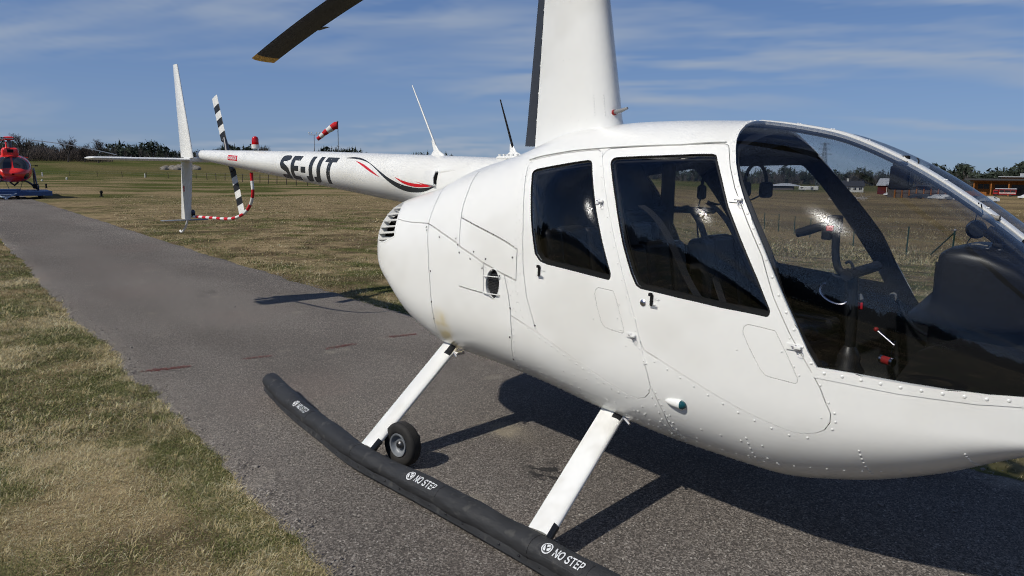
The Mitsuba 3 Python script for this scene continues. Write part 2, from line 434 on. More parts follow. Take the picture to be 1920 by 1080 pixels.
def panel(S, poly, off=0.0, depth=0.0, side=1, cell=0.035, bulge=0.0):
    """sheet over a region of the surface (a polygon in its u, v), raised by off, its edges turned in by depth: (vertices, faces), normals"""
    x0, y0, x1, y1 = poly.bounds
    i = np.arange(math.floor(x0 / cell), math.floor(x1 / cell) + 1)
    j = np.arange(math.floor(y0 / cell), math.floor(y1 / cell) + 1)
    I, J = [a.ravel() for a in np.meshgrid(i, j, indexing='ij')]
    boxes = shapely.box(I * cell, J * cell, (I + 1) * cell, (J + 1) * cell)
    shapely.prepare(poly)
    ins = shapely.contains_properly(poly, boxes)
    cut = shapely.intersects(poly, boxes) & ~ins
    V, F = [], []
    q = np.stack([np.stack([I[ins], J[ins]], -1) + d for d in ((0, 0), (1, 0), (1, 1), (0, 1))], 1) * cell
    n = len(q)
    V.append(q.reshape(-1, 2))
    b = np.arange(n)[:, None] * 4
    F += [b + [0, 1, 2], b + [0, 2, 3]]
    tri = shapely.constrained_delaunay_triangles(shapely.intersection(boxes[cut], poly))
    tri = shapely.get_parts(tri)
    tri = tri[(shapely.get_type_id(tri) == 3)]
    tri = tri[shapely.area(tri) > 1e-10]
    c = shapely.get_coordinates(tri).reshape(-1, 4, 2)[:, :3]
    V.append(c.reshape(-1, 2))
    F.append(4 * n + np.arange(len(c) * 3).reshape(-1, 3))
    V, F = np.vstack(V), np.vstack(F)
    key = np.round(V, 6)
    _, idx, inv = np.unique(key, axis=0, return_index=True, return_inverse=True)
    V, F = V[idx], inv.ravel()[F]
    F = F[(F[:, 0] != F[:, 1]) & (F[:, 1] != F[:, 2]) & (F[:, 0] != F[:, 2])]
    a = V[F]
    area = (a[:, 1, 0] - a[:, 0, 0]) * (a[:, 2, 1] - a[:, 0, 1]) - (a[:, 1, 1] - a[:, 0, 1]) * (a[:, 2, 0] - a[:, 0, 0])
    F = np.where((area < 0)[:, None], F[:, ::-1], F)
    x, th = S.xt(V)
    global LAST_UV
    LAST_UV = V
    P0, N = S.pt(x, th), S.normal(x, th)
    P = P0 + off * N
    # outward orientation
    g = np.cross(P[F[:, 1]] - P[F[:, 0]], P[F[:, 2]] - P[F[:, 0]])
    if (g * N[F[:, 0]]).sum() < 0:
        F = F[:, ::-1]
    if bulge:
        hh = bulged(P, F, N, bulge)
        c0, sc = V.mean(0), np.abs(V - V.mean(0)).max(0)
        basis = lambda q: np.stack([((q[..., 0] - c0[0]) / sc[0]) ** a * ((q[..., 1] - c0[1]) / sc[1]) ** b for a in range(DEG + 1) for b in range(DEG + 1 - a)], -1)
        co = np.linalg.lstsq(basis(V), hh, rcond=None)[0]

        def full(q):
            x_, t_ = S.xt(q)
            return S.pt(x_, t_) + (off + basis(q) @ co)[..., None] * S.normal(x_, t_)
        P = full(V)
        e_ = 4e-3
        M = np.cross(full(V + [e_, 0]) - full(V - [e_, 0]), full(V + [0, e_]) - full(V - [0, e_]))
        M /= np.maximum(np.linalg.norm(M, axis=1, keepdims=True), 1e-12)
        N = np.where((M * N).sum(1, keepdims=True) < 0, -M, M)
    if depth:
        e = np.vstack([F[:, [0, 1]], F[:, [1, 2]], F[:, [2, 0]]])
        es = np.sort(e, 1)
        _, first, cnt = np.unique(es, axis=0, return_index=True, return_counts=True)
        e = e[first[cnt == 1]]
        e = e[(np.abs(th[e]) < 89.9).any(1)]
        A, B = P[e[:, 0]], P[e[:, 1]]
        A2, B2 = A - depth * N[e[:, 0]], B - depth * N[e[:, 1]]
        sn = np.cross(B - A, A2 - A)
        sn /= np.maximum(np.linalg.norm(sn, axis=1, keepdims=True), 1e-12)
        k = len(P)
        m = len(e)
        P = np.vstack([P, np.stack([A, B, B2, A2], 1).reshape(-1, 3)])
        N = np.vstack([N, np.repeat(-sn, 4, 0)])
        b = k + np.arange(m)[:, None] * 4
        F = np.vstack([F, b + [0, 2, 1], b + [0, 3, 2]])
    if side < 0:
        P, N, F = P * [1, -1, 1], N * [1, -1, 1], F[:, ::-1]
    return (P, F), N


def sheet(key, S, poly, bsdf, off=0.0, depth=0.0, side=1, cell=0.035, bulge=0.0, **k):
    m, n = panel(S, poly, off, depth, side, cell, bulge)
    return add(key, m, bsdf, normals=n, **k)


H = 'white_helicopter'
tag(H, 'large white helicopter with a black stripe on its mast fairing, parked on the asphalt', 'helicopter')
FU = Surf([-1.745, -1.69, -1.6, -1.45, -1.2, -0.9, -0.5, -0.1, 0.3, 0.8, 1.2, 1.5, 1.8, 2.05, 2.25, 2.34, 2.37],
          [0.05, 0.242, 0.49, 0.57, 0.595, 0.612, 0.63, 0.64, 0.64, 0.635, 0.615, 0.585, 0.53, 0.45, 0.335, 0.2, 0.03],
          [1.15, 1.15, 1.11, 1.04, 0.95, 0.9, 0.87, 0.86, 0.85, 0.84, 0.82, 0.8, 0.79, 0.79, 0.82, 0.86, 0.9],
          [1.12, 1.02, 0.925, 0.8, 0.568, 0.477, 0.468, 0.439, 0.383, 0.335, 0.33, 0.394, 0.517, 0.665, 0.765, 0.825, 0.87],
          [1.22, 1.345, 1.445, 1.487, 1.55, 1.657, 1.749, 1.859, 1.882, 1.866, 1.802, 1.68, 1.492, 1.294, 1.12, 1.04, 0.98], 2.5, 0.0118)

# side elevation: (station x, section angle) of each outline
REAR_WIN = [(-0.135, 46.1), (-0.103, 46.7), (0.220, 48.8), (0.243, 48.5), (0.257, 47.5), (0.380, 33.4), (0.463, 24.4), (0.534, 17.1), (0.527, 16.6), (0.436, 16.9), (0.128, 18.1), (0.076, 18.7), (0.037, 20.5), (-0.013, 27.5), (-0.064, 35.6)]
FRONT_WIN = [(0.374, 47.6), (0.369, 49.2), (0.387, 49.8), (0.665, 51.1), (0.881, 52.5), (0.900, 52.2), (0.918, 50.2), (0.972, 44.7), (1.036, 38.0), (1.116, 31.4), (1.211, 23.6), (1.279, 17.3), (1.279, 16.6), (1.266, 16.1), (1.074, 15.5), (0.885, 15.5), (0.695, 15.9), (0.670, 16.5), (0.638, 19.0), (0.572, 25.6), (0.480, 36.3)]
REAR_DOOR = [(-0.210, 51.4), (-0.114, 51.8), (0.025, 52.7), (0.258, 53.2), (0.318, 46.9), (0.382, 39.6), (0.461, 31.3), (0.542, 22.4), (0.607, 14.8), (0.664, 7.7), (0.698, 2.7), (0.715, 0.7), (0.750, -7.8), (0.766, -15.1), (0.757, -18.5), (0.728, -22.1), (0.682, -24.0), (0.641, -23.9), (0.534, -20.8), (0.316, -12.4), (0.090, -3.4), (0.050, 2.1), (0.001, 8.1), (-0.024, 13.5), (-0.040, 17.2), (-0.049, 20.4), (-0.075, 27.5), (-0.116, 35.6), (-0.172, 44.7)]
FRONT_DOOR = [(0.279, 53.3), (0.422, 54.1), (0.687, 55.4), (0.922, 57.3), (0.934, 55.8), (0.983, 49.0), (1.037, 43.1), (1.087, 38.9), (1.132, 35.1), (1.214, 28.6), (1.284, 20.5), (1.358, 13.9), (1.446, 7.0), (1.485, 3.3), (1.511, -0.3), (1.526, -4.4), (1.525, -9.2), (1.507, -13.8), (1.478, -16.3), (1.440, -17.9), (1.391, -18.3), (1.310, -16.2), (1.170, -12.6), (1.042, -8.3), (0.931, -4.4), (0.812, -0.0), (0.735, 1.3), (0.704, 4.1), (0.675, 8.3), (0.618, 15.0), (0.552, 22.5), (0.471, 31.5), (0.393, 39.8), (0.327, 47.1)]
REAR_HATCH = [(0.444, 12.4), (0.446, 13.5), (0.461, 14.2), (0.548, 14.0), (0.570, 11.9), (0.629, 4.1), (0.541, 4.4), (0.510, 4.8), (0.491, 5.8), (0.465, 9.0)]
FRONT_HATCH = [(1.180, 11.3), (1.183, 12.5), (1.198, 13.2), (1.306, 13.5), (1.362, 8.6), (1.414, 3.1), (1.304, 2.9), (1.283, 3.0), (1.263, 3.9), (1.212, 8.1)]
WS_REAR = [(0.905, 88.6), (0.899, 82.7), (0.912, 70.9), (0.926, 64.8), (0.943, 60.1), (0.968, 55.7), (1.005, 50.1), (1.046, 45.2), (1.094, 40.5), (1.159, 35.2), (1.214, 30.7), (1.265, 26.4), (1.373, 16.9), (1.432, 11.1), (1.468, 8.2)]
POST_FWD = [(0.850, 90.0), (0.862, 82.0), (0.882, 72.0), (0.900, 64.5), (0.922, 58.1), (0.937, 56.0), (0.986, 49.2), (1.042, 43.1), (1.092, 38.9), (1.137, 35.1), (1.219, 28.6), (1.288, 20.5), (1.362, 14.0), (1.450, 7.0)]
WS_BOT = [(1.468, 8.2), (1.640, 9.6), (1.762, 10.6), (1.875, 11.8), (1.980, 13.6), (2.066, 16.1), (2.200, 22.0), (2.335, 30.0)]
WS_STRIP = [(1.459, 5.7), (1.594, 6.4), (1.727, 7.1), (1.842, 8.2), (1.950, 9.5), (2.068, 12.4), (2.200, 18.0), (2.335, 25.0)]
SEAMS = {
    'a': [(-0.743, 60.3), (-0.712, 54.3), (-0.666, 44.8), (-0.645, 37.2), (-0.618, 30.6), (-0.590, 23.6), (-0.582, 21.7)],
    'b': [(-1.070, 63.0), (-1.057, 59.2), (-0.972, 45.1), (-0.954, 36.7), (-0.948, 31.7), (-0.928, 27.6), (-0.881, 17.0), (-0.848, 4.6), (-0.838, -2.4), (-0.828, -19.2), (-0.884, -38.9), (-0.940, -60.0), (-0.950, -90.0)],
    'h': [(-1.339, 35.9), (-0.954, 31.7), (-0.786, 27.3), (-0.623, 23.5), (-0.580, 22.1), (-0.461, 19.4), (-0.361, 16.8), (-0.200, 13.8), (-0.084, 12.2)],
    'd': [(-0.628, 33.2), (-0.325, 26.2), (-0.095, 21.1), (-0.084, 12.2)],
    'e': [(-0.352, 16.5), (-0.345, 11.6), (-0.338, 6.8)],
    'f': [(-0.560, 7.7), (-0.447, 7.2), (-0.338, 6.8)],
    'g': [(-0.177, 13.5), (-0.137, 7.7), (-0.115, 1.9), (-0.108, -11.3), (-0.155, -33.3), (-0.210, -60.0), (-0.220, -90.0)],
    'i': [(-0.111, 1.6), (-0.003, -0.1), (0.090, -3.4)],
    'k': [(0.774, -16.1), (0.790, -19.3), (0.818, -28.1), (0.825, -37.3), (0.842, -50.0)],
}


def soft(p, r=0.012):
    return p.buffer(-r).buffer(2 * r).buffer(-r)


X0, X1 = -1.738, 2.362
allp = FU.poly([(x, -90) for x in np.linspace(X0, X1, 80)] + [(x, 90) for x in np.linspace(X1, X0, 80)])
rear_win, front_win = soft(FU.poly(REAR_WIN)), soft(FU.poly(FRONT_WIN))
rear_door, front_door = soft(FU.poly(REAR_DOOR), .022), soft(FU.poly(FRONT_DOOR), .028)
cx = np.linspace(2.335, 0.905, 40)
crown = [(x, 90 - math.degrees(0.022 / max(float(FU.w(x)), .03))) for x in cx]
ws = FU.poly(WS_REAR + WS_BOT[1:] + crown)
cap_line = [(x, 90) for x in np.linspace(2.362, 0.85, 30)]
ws_all = FU.poly(POST_FWD + WS_STRIP + [(2.362, 24), (2.362, 90)] + cap_line[1:-1])
HOLE_X, HOLE_T = -0.267, 10.2
hole_c = FU.uv((HOLE_X, HOLE_T))
hole = Point(*hole_c).buffer(0.056, 24)
LOUV = [(-1.575, 12.0), (-1.60, 24), (-1.605, 36), (-1.575, 50), (-1.47, 53.5), (-1.40, 45), (-1.345, 35.5), (-1.305, 24.5), (-1.43, 17)]
louver = soft(FU.poly(LOUV), .008)

skin = allp.difference(ws_all).difference(rear_door.buffer(.003)).difference(front_door.buffer(.003)).difference(hole).difference(louver)
fw = [(-0.217, 51.8), (-0.201, 47.1), (-0.164, 38.6), (-0.135, 31.7), (-0.117, 26.9), (-0.098, 21.1), (-0.084, 12.2), (-0.115, 1.9)]
cuts = shapely.union_all([FU.line(l).buffer(.0021, cap_style=2) for l in SEAMS.values()])
skin = skin.difference(cuts)
pieces = sorted(skin.geoms if hasattr(skin, 'geoms') else [skin], key=lambda g: -g.area)
BUL = {'rear_door': .038, 'front_door': .042}
for side in (-1, 1):           # left, then right
    sd = -side
    for i, g in enumerate(p for p in pieces if p.area > 1e-3):
        cen = FU.xt(np.array(g.representative_point().coords[0]))
        sheet(f'{H}__fuselage_skin' if i == 0 else f'{H}__cowl_panel', FU, g, 'white_paint', depth=0.012, side=sd)
    # doors with their windows
    for nm, d, w in (('rear_door', rear_door, rear_win), ('front_door', front_door, front_win)):
        hatch = soft(FU.poly(REAR_HATCH if nm == 'rear_door' else FRONT_HATCH), .010)
        ring = hatch.buffer(.0015).difference(hatch.buffer(-.0008))
        dk = sheet(f'{H}__{nm}', FU, d.difference(w).difference(ring), 'white_paint', depth=0.018, side=sd)
        sheet(f'{dk}__window', FU, w.buffer(-.001), 'glass', off=-0.004, side=sd, bulge=BUL[nm], cell=.025)
        sheet(f'{dk}__window_seal', FU, w.buffer(.0018).difference(w.buffer(-.003)), 'black_matt', off=0.0012, depth=0.006, side=sd)
        sheet(f'{dk}__hatch_seam', FU, ring.buffer(.002), 'white_seam', off=-0.0012, side=sd)
    sheet(f'{H}__windscreen', FU, ws.buffer(.004), 'glass', off=0.0008, side=sd, bulge=.040)
    frame = ws_all.difference(ws).difference(FU.poly([(2.362, 90), (0.925, 90)] + [(x, t) for x, t in crown[::-1]] + [(2.362, 60)]))
    sheet(f'{H}__windscreen_frame', FU, frame, 'white_paint', off=0.003, depth=0.012, side=sd)
    if sd == 1:     # fine scratches in the acrylic, shaped as mirror flecks to spread the sun glint
        for par, g, b, o in ((f'{H}__windscreen_001', ws.buffer(-.01), .037, .0008), (f'{H}__front_door_001', front_win.buffer(-.01), BUL['front_door'], -.004), (f'{H}__rear_door_001', rear_win.buffer(-.01), BUL['rear_door'], -.004)):
            (P, F), N = panel(FU, g, o + .0012, 0, 1, .03, b)
            sp_ = .0021
            x0_, y0_, x1_, y1_ = g.bounds
            gu, gv = np.meshgrid(np.arange(x0_, x1_, sp_), np.arange(y0_, y1_, sp_))
            qq = np.stack([gu.ravel(), gv.ravel()], -1) + rng.uniform(-.42, .42, (gu.size, 2)) * sp_
            qq = qq[shapely.contains_xy(g, qq[:, 0], qq[:, 1])]
            n = len(qq)
            it = LinearNDInterpolator(LAST_UV, np.hstack([P, N]))(qq)
            ok = np.isfinite(it[:, 0]); it = it[ok]; n = len(it)
            q, nn = it[:, :3], it[:, 3:] / np.linalg.norm(it[:, 3:], axis=1, keepdims=True)
            d = np.cross(nn, rng.normal(0, 1, (n, 3))); d /= np.linalg.norm(d, axis=1, keepdims=True)
            e = np.cross(nn, d)
            s_ = rng.uniform(.00058, .00068, (n, 1))
            V = np.stack([q + d * s_, q - d * s_ * .5 + e * s_ * .85, q - d * s_ * .5 - e * s_ * .85], 1).reshape(-1, 3)
            Fd = np.arange(n * 3).reshape(-1, 3)
            add(par + ('__glint_scratch' if 'windscreen' in par else '__window_glint_scratch'), (V, Fd), 'glint_scratch', kind='stuff')
    # drip rail over the doors
    rail = FU.line([(-0.213, 52.3), (0.070, 53.7), (0.262, 54.0), (0.70, 55.8), (0.905, 58.0)]).buffer(.0045, cap_style=1)
    sheet(f'{H}__drip_rail', FU, rail, 'white_paint', off=0.009, depth=0.009, side=sd)
    # dark trim lining the cabin and backing every gap
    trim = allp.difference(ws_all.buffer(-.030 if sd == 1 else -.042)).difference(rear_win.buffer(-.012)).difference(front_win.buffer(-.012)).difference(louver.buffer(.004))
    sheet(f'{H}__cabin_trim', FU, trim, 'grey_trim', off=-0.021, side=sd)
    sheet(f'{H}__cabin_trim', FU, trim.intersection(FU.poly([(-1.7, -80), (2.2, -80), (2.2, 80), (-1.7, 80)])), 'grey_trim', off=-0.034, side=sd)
# centre strip of the windscreen
xs = np.linspace(0.88, 2.33, 40)
zz = FU.t(xs)
rings = []
for k, x in enumerate(xs):
    w, up_ = 0.028, .005 * min(1, max(0, (x - .95) / .3))
    rings.append([[x, -w, zz[k] - .012], [x, -w, zz[k] + .004 + up_], [x, -w * .6, zz[k] + .008 + up_], [x, w * .6, zz[k] + .008 + up_], [x, w, zz[k] + .004 + up_], [x, w, zz[k] - .012]])
add(f'{H}__windscreen_centre_strip', loft(rings), 'plain_white', smooth=25)
rings = [[[x, -.024, zz[k] - .030], [x, -.024, zz[k] - .008], [x, .024, zz[k] - .008], [x, .024, zz[k] - .030]] for k, x in enumerate(xs)]
add(f'{H}__windscreen_bow', loft(rings), 'grey_trim', smooth=25)
# nose and tail end caps
for xe, s in ((X1, 1), (X0, -1)):
    th = np.linspace(-90, 90, 25)
    P = FU.pt(np.full(25, xe), th)
    P = np.vstack([P, P[::-1] * [1, -1, 1]])
    c = P.mean(0) + [0.006 * s, 0, 0]
    add(f'{H}__end_cap', (np.vstack([P, c]), np.stack([np.arange(50), (np.arange(50) + 1) % 50, np.full(50, 50)], -1)), 'white_paint')

# louvred outlet at the tail of the cowl: five slats over a recess sheet coloured dark for its shade
for sd in (1, -1):
    sheet(f'{H}__outlet_recess', FU, louver.buffer(.012), 'cavity_shade', off=-0.058, side=sd)
    sheet(f'{H}__outlet_rim', FU, louver.buffer(.009).difference(louver.buffer(-.001)), 'white_paint', off=0.0015, depth=0.045, side=sd)
    for z0 in np.linspace(1.185, 1.425, 7):
        xs_ = np.linspace(-1.66, -1.27, 60)
        zz_ = z0 + .10 * (xs_ + 1.45)
        m_, b_, t_, w_ = FU.m(xs_), FU.b(xs_), FU.t(xs_), FU.w(xs_)
        u_ = (zz_ - m_) / np.where(zz_ > m_, t_ - m_, m_ - b_)
        ok = np.abs(u_) < .985
        th_ = np.degrees(np.arctan2(u_, (1 - np.minimum(np.abs(u_), .985) ** FU.n) ** (1 / FU.n)))
        ins_ = shapely.contains_xy(louver.buffer(.004), *FU.uv(np.stack([xs_, th_], -1)).T) & ok
        if ins_.sum() < 4:
            continue
        x_, t2 = xs_[ins_], th_[ins_]
        P, N = FU.at(x_, t2, 0.0, sd)
        inn = P - N * .050 + np.array([.010, 0, .026])
        up = np.array([0, 0, .0045])
        rings = [[P[i] + N[i] * .0015 - up, P[i] + N[i] * .0015 + up, P[i] - N[i] * .006 + up, P[i] - N[i] * .006 - up] for i in range(len(P))]
        sk = add(f'{H}__outlet_slat', loft(rings), 'plain_white', smooth=30)
        rings = [[P[i] - N[i] * .006 - up * .5, P[i] - N[i] * .006 + up * .5, inn[i] + up * .5, inn[i] - up * .5] for i in range(len(P))]
        add(f'{sk}__blade', loft(rings), 'slat_shade', smooth=30)  # inner slat face, greyed to read as shaded

# round screened intake with its two wire guards
for sd in (1, -1):
    sheet(f'{H}__intake_recess', FU, hole.buffer(.004), 'cavity_shade', off=-0.045, side=sd)  # recess floor coloured dark for the shade behind the mesh
    sheet(f'{H}__intake_ring', FU, hole.buffer(.003).difference(hole.buffer(-.001)), 'plain_white', off=0.001, depth=0.03, side=sd)
    P, N = FU.at(np.array([HOLE_X]), np.array([HOLE_T]), -0.012, sd)
    ms = []
    ang = np.linspace(-.05, .05, 13)
    ex, ez = np.array([1.0, 0, 0]), np.array([0, 0, 1.0])
    for a in ang:
        h = math.sqrt(max(.0575 ** 2 - a * a, 0))
        if h > .008:
            ms.append(cyl(P[0] + ex * a - ez * h, P[0] + ex * a + ez * h, .0011, 4))
            ms.append(cyl(P[0] + ez * a - ex * h, P[0] + ez * a + ex * h, .0011, 4))
    add(f'{H}__intake_mesh', cat(ms), 'dark_steel')
    for tt in (HOLE_T + 2.4, HOLE_T - 3.0):
        xx = HOLE_X + np.array([-.068, -.066, -.03, .02, .058, .062])
        oo = np.array([-.004, .012, .016, .016, .013, -.004])
        P, N = FU.at(xx, np.full(6, tt), 0.0, sd)
        add(f'{H}__guard_wire', tube(P + N * oo[:, None], .0030, 7), 'plain_white', smooth=40)

# ------------------------------------------------------------------ rivets, latches, lamps
RP, RN = [], []


def rivets(line, step, off=0.001, r=0.0042, jitter=0.0, both=False):
    P, N = [], []
    l = FU.line(line)
    for d in np.arange(step * .5, l.length, step):
        c = np.array(l.interpolate(d).coords[0])
        x, t = FU.xt(c)
        p, n = FU.at(np.array([x]), np.array([t]), off, 1)
        RP.append(np.r_[p[0], r]); RN.append(n[0])
        if both:
            RP.append(np.r_[p[0] * [1, -1, 1], r]); RN.append(n[0] * [1, -1, 1])


def between(a, b, f, n=30):
    la, lb = FU.line(a), FU.line(b)
    out = []
    for s in np.linspace(0, 1, n):
        c = (1 - f) * np.array(la.interpolate(s, True).coords[0]) + f * np.array(lb.interpolate(s, True).coords[0])
        x, t = FU.xt(c)
        out.append((float(x), float(t)))
    return out


def shifted(line, dx, dt):
    return [(x + dx, t + dt) for x, t in line]


rivets(between(WS_REAR[3:], POST_FWD[3:], .42), .052, .003, .0062, both=True)
rivets(between(WS_REAR[:4], POST_FWD[:4], .45), .05, .003, .0058, both=True)
rivets(between(WS_BOT, WS_STRIP, .45), .062, .003, .0066, both=True)
bp = [(0.272, 52.0), (0.326, 46.1), (0.387, 39.3), (0.466, 31.1), (0.547, 22.4), (0.612, 14.9), (0.670, 8.0), (0.709, 1.9), (0.743, -4.3)]
sheet(f'{H}__door_post_strip', FU, FU.line(bp).buffer(.0105, cap_style=2), 'white_paint', off=0.0035, depth=0.004)
rivets(bp, .055, .0035, .0046)
rivets(shifted(fw, 0.030, 0), .034, .001, .0036)
rivets(shifted(fw, -0.012, 0), .030, .001, .0036)
rivets(shifted(fw, 0.012, 0.3), .062, .001, .0040)
rivets([(-0.09, 12), (-0.06, 6), (0.0, -1), (0.06, -5)], .030, .001, .0036)
rivets(shifted(SEAMS['d'][:3], 0, 0.9), .040, .001, .0032)
rivets(shifted(SEAMS['h'][3:], 0, -0.9), .055, .001, .0034)
rivets(shifted(REAR_DOOR[17:21], 0, -2.2), .044, .001, .0046)
rivets(shifted(FRONT_DOOR[18:27], 0, -2.3), .070, .001, .0052)
rivets(shifted(FRONT_DOOR[12:18], 0.020, -1.0), .055, .001, .0052)
for t, a, b, st in ((-33, -.10, .72, .055), (-41, -.15, 1.9, .062), (-47.5, -.2, .8, .05), (-52, -.2, 1.2, .05), (-29.5, .95, 1.30, .09), (-24, 0.2, .55, .075)):
    rivets([(x, t + 1.2 * math.sin(5 * x)) for x in np.linspace(a, b, 20)], st, .001, .0046)
for x in (-.09, .05, .30, .70, .845, 1.20, 1.62, 1.93):
    rivets([(x, -26 if x < 1.5 else -22), (x + .02, -46)], .050 if x < 1 else .034, .001, .0046)
rivets(shifted(SEAMS['k'], 0.012, 0), .036, .001, .0046)
rivets(shifted(SEAMS['k'], -0.028, 1), .047, .001, .0046)
rivets(shifted(SEAMS['g'], .016, 0), .052, .001, .0038)
for _ in range(12):
    RPx = rng.uniform(0.02, 1.35); tt = rng.uniform(-46, -30)
    rivets([(RPx, tt), (RPx + .004, tt)], .006, .001, .0048)
for hx, ht in ((0.440, 6.2), (0.579, 7.7), (0.600, 4.9), (0.584, 11.1), (0.632, 1.2), (1.358, 12.9), (1.384, 6.9), (1.371, 10.7), (1.405, 5.2), (1.334, 9.4), (1.159, 7.0), (1.493, -7.5)):
    rivets([(hx, ht), (hx + .004, ht)], .006, .001, .0042)
for x in (1.05, 1.2, 1.35, 1.5, 1.65, 1.8, 1.95, 2.1, 2.25):
    for s in (-.012, .012):
        RP.append(np.r_[x, s, float(FU.t(x)) + .0085 + .005 * min(1, max(0, (x - .95) / .3)), .0048]); RN.append([0.3, 0, 1])
RP, RN = np.array(RP), np.array(RN)
ms = []
for r in np.unique(RP[:, 3]):
    k = RP[:, 3] == r
    ms.append(hemi_rivets(RP[k, :3], RN[k], r))
add(f'{H}__rivet_head', cat(ms), 'plain_white', smooth=50, kind='stuff')

# quarter-turn fasteners along the cowl seams
fp, fn = [], []
for x, t in ((-0.959, 30.0), (-0.945, 28.4), (-0.795, 25.4), (-0.630, 25.1), (-0.604, 22.7), (-0.579, 19.9), (-0.473, 17.9), (-0.449, 20.4), (-0.362, 15.0), (-0.338, 18.0), (-0.212, 12.9), (-0.123, 18.7), (-0.847, 10.8), (-0.835, -4.5), (-0.831, -18.2), (-0.126, -12.1), (-0.150, -30.2), (-0.120, 3.8), (0.064, 0.5)):
    p, n = FU.at(np.array([x]), np.array([t]), .0012, 1)
    fp.append(p[0]); fn.append(n[0])
add(f'{H}__cowl_fastener', hemi_rivets(fp, fn, .0060, .35), 'dark_steel', kind='stuff')


def local(x, t, off=0.0):
    P, N = FU.at(np.array([x]), np.array([t]), off, 1)
    n = N[0]
    ex = np.array([1.0, 0, 0]) - n * n[0]; ex /= np.linalg.norm(ex)
    ez = np.cross(ex, n); ez *= np.sign(ez[2]) if abs(ez[2]) > 1e-6 else 1
    M = np.eye(4); M[:3, 0], M[:3, 1], M[:3, 2], M[:3, 3] = ex, ez, n, P[0]
    if np.linalg.det(M[:3, :3]) < 0:
        pass
    return M


def put(m, M):
    m = m.copy(); m.apply_transform(M)
    if np.linalg.det(M[:3, :3]) < 0:
        m.invert()
    return m


# door hinges with their safety pins
for x, t, sc in ((0.401, 35.6, .8), (1.074, 40.1, 1.0), (0.676, 4.2, .9), (1.394, 11.4, 1.0)):
    M = local(x, t, 0.002)
    br = cat([cbox([-.040 * sc, -.012, 0], [.005, .012, .004], .001), cbox([-.010, -.006, .003], [.016, .006, .016], .002)])
    hk = add(f'{H}__door_hinge', put(br, M), 'plain_white')
    pin = cat([put(tube([[-.004, .010, .011], [-.002, -.014, .012]], .0024, 6), M), put(tube([[.012 + .010 * math.cos(a), -.018 + .011 * math.sin(a), .010] for a in np.linspace(0, 2 * math.pi, 12)], .0011, 5), M), put(cyl([.012, 0, .010], [-.02, .002, .012], .0026, 6), M)])
    add(f'{hk}__pin', pin, 'chrome')
# recessed door handles with their black levers and tiny marks
for x, t, nm in ((0.081, 16.1, 'rear_door'), (0.760, 13.9, 'front_door')):
    M = local(x, t, 0.001)
    add(f'{H}__{nm}__handle' if f'{H}__{nm}_001' not in scene else f'{H}__{nm}_001__handle', put(cat([cbox([-.007, -.030, 0], [.006, .018, .008], .002), cbox([-.012, .012, .004], [.004, .026, .016], .002)]), M), 'black_matt')
    kk = f'{H}__{nm}_001__handle_plate' if f'{H}__{nm}_001' in scene else f'{H}__{nm}__handle_plate'
    add(kk, put(cat([cbox([-.004, -.040, 0], [.030, -.028, .0025], .001), cbox([.008, -.0275, 0], [.022, -.022, .006], .002), cbox([.010, -.002, 0], [.040, .0005, .0012], .0003)]), M), 'aluminium')
M = local(0.715, 12.6, 0.001)
add(f'{H}__door_lock', put(cat([lathe([[0, 0], [.014, 0], [.014, .003], [.010, .006], [.0, .006]], 20), cbox([-.0015, -.006, .006], [.0015, .006, .0066], .0003)]), M), 'chrome', smooth=40)

# side navigation lamps (starboard green-blue seen from here, port red)
for sd, lens in ((1, 'teal_lens'), (-1, 'red_lens')):
    P, N = FU.at(np.array([0.908]), np.array([-19.7]), 0.0, sd)
    prof = np.linspace(0, 1, 9)
    rings = []
    for s in prof:
        x = -.066 + .08 * s
        r = .025 * math.sqrt(max(0.02, 1 - (1 - s) ** 2))
        a = np.linspace(0, 2 * np.pi, 16, endpoint=False)
        rings.append(P[0] + np.stack([np.full(16, x), sd * -.004 + .75 * r * np.cos(a), r * np.sin(a) * .8], -1))
    nk = add(f'{H}__nav_lamp', loft(rings), 'plain_white', smooth=40)
    m = trimesh.creation.icosphere(3, .0205); m.apply_scale([1.2, .9, .95]); m.apply_translation(P[0] + [.013, -.004 * sd, 0])
    add(f'{nk}__lens', m, lens, smooth=True)

# ------------------------------------------------------------------ mast fairing and rotor
def foil(n=14, t=0.12):
    """closed section: x from 0 (nose) to -1 (tail), y half-thickness"""
    c = 0.5 - 0.5 * np.cos(np.linspace(0, np.pi, n))
    y = 5 * t * (0.2969 * np.sqrt(c) - 0.1260 * c - 0.3516 * c ** 2 + 0.2843 * c ** 3 - 0.1015 * c ** 4)
    return np.vstack([np.stack([-c, y], -1), np.stack([-c, -y], -1)[::-1][1:-1]])


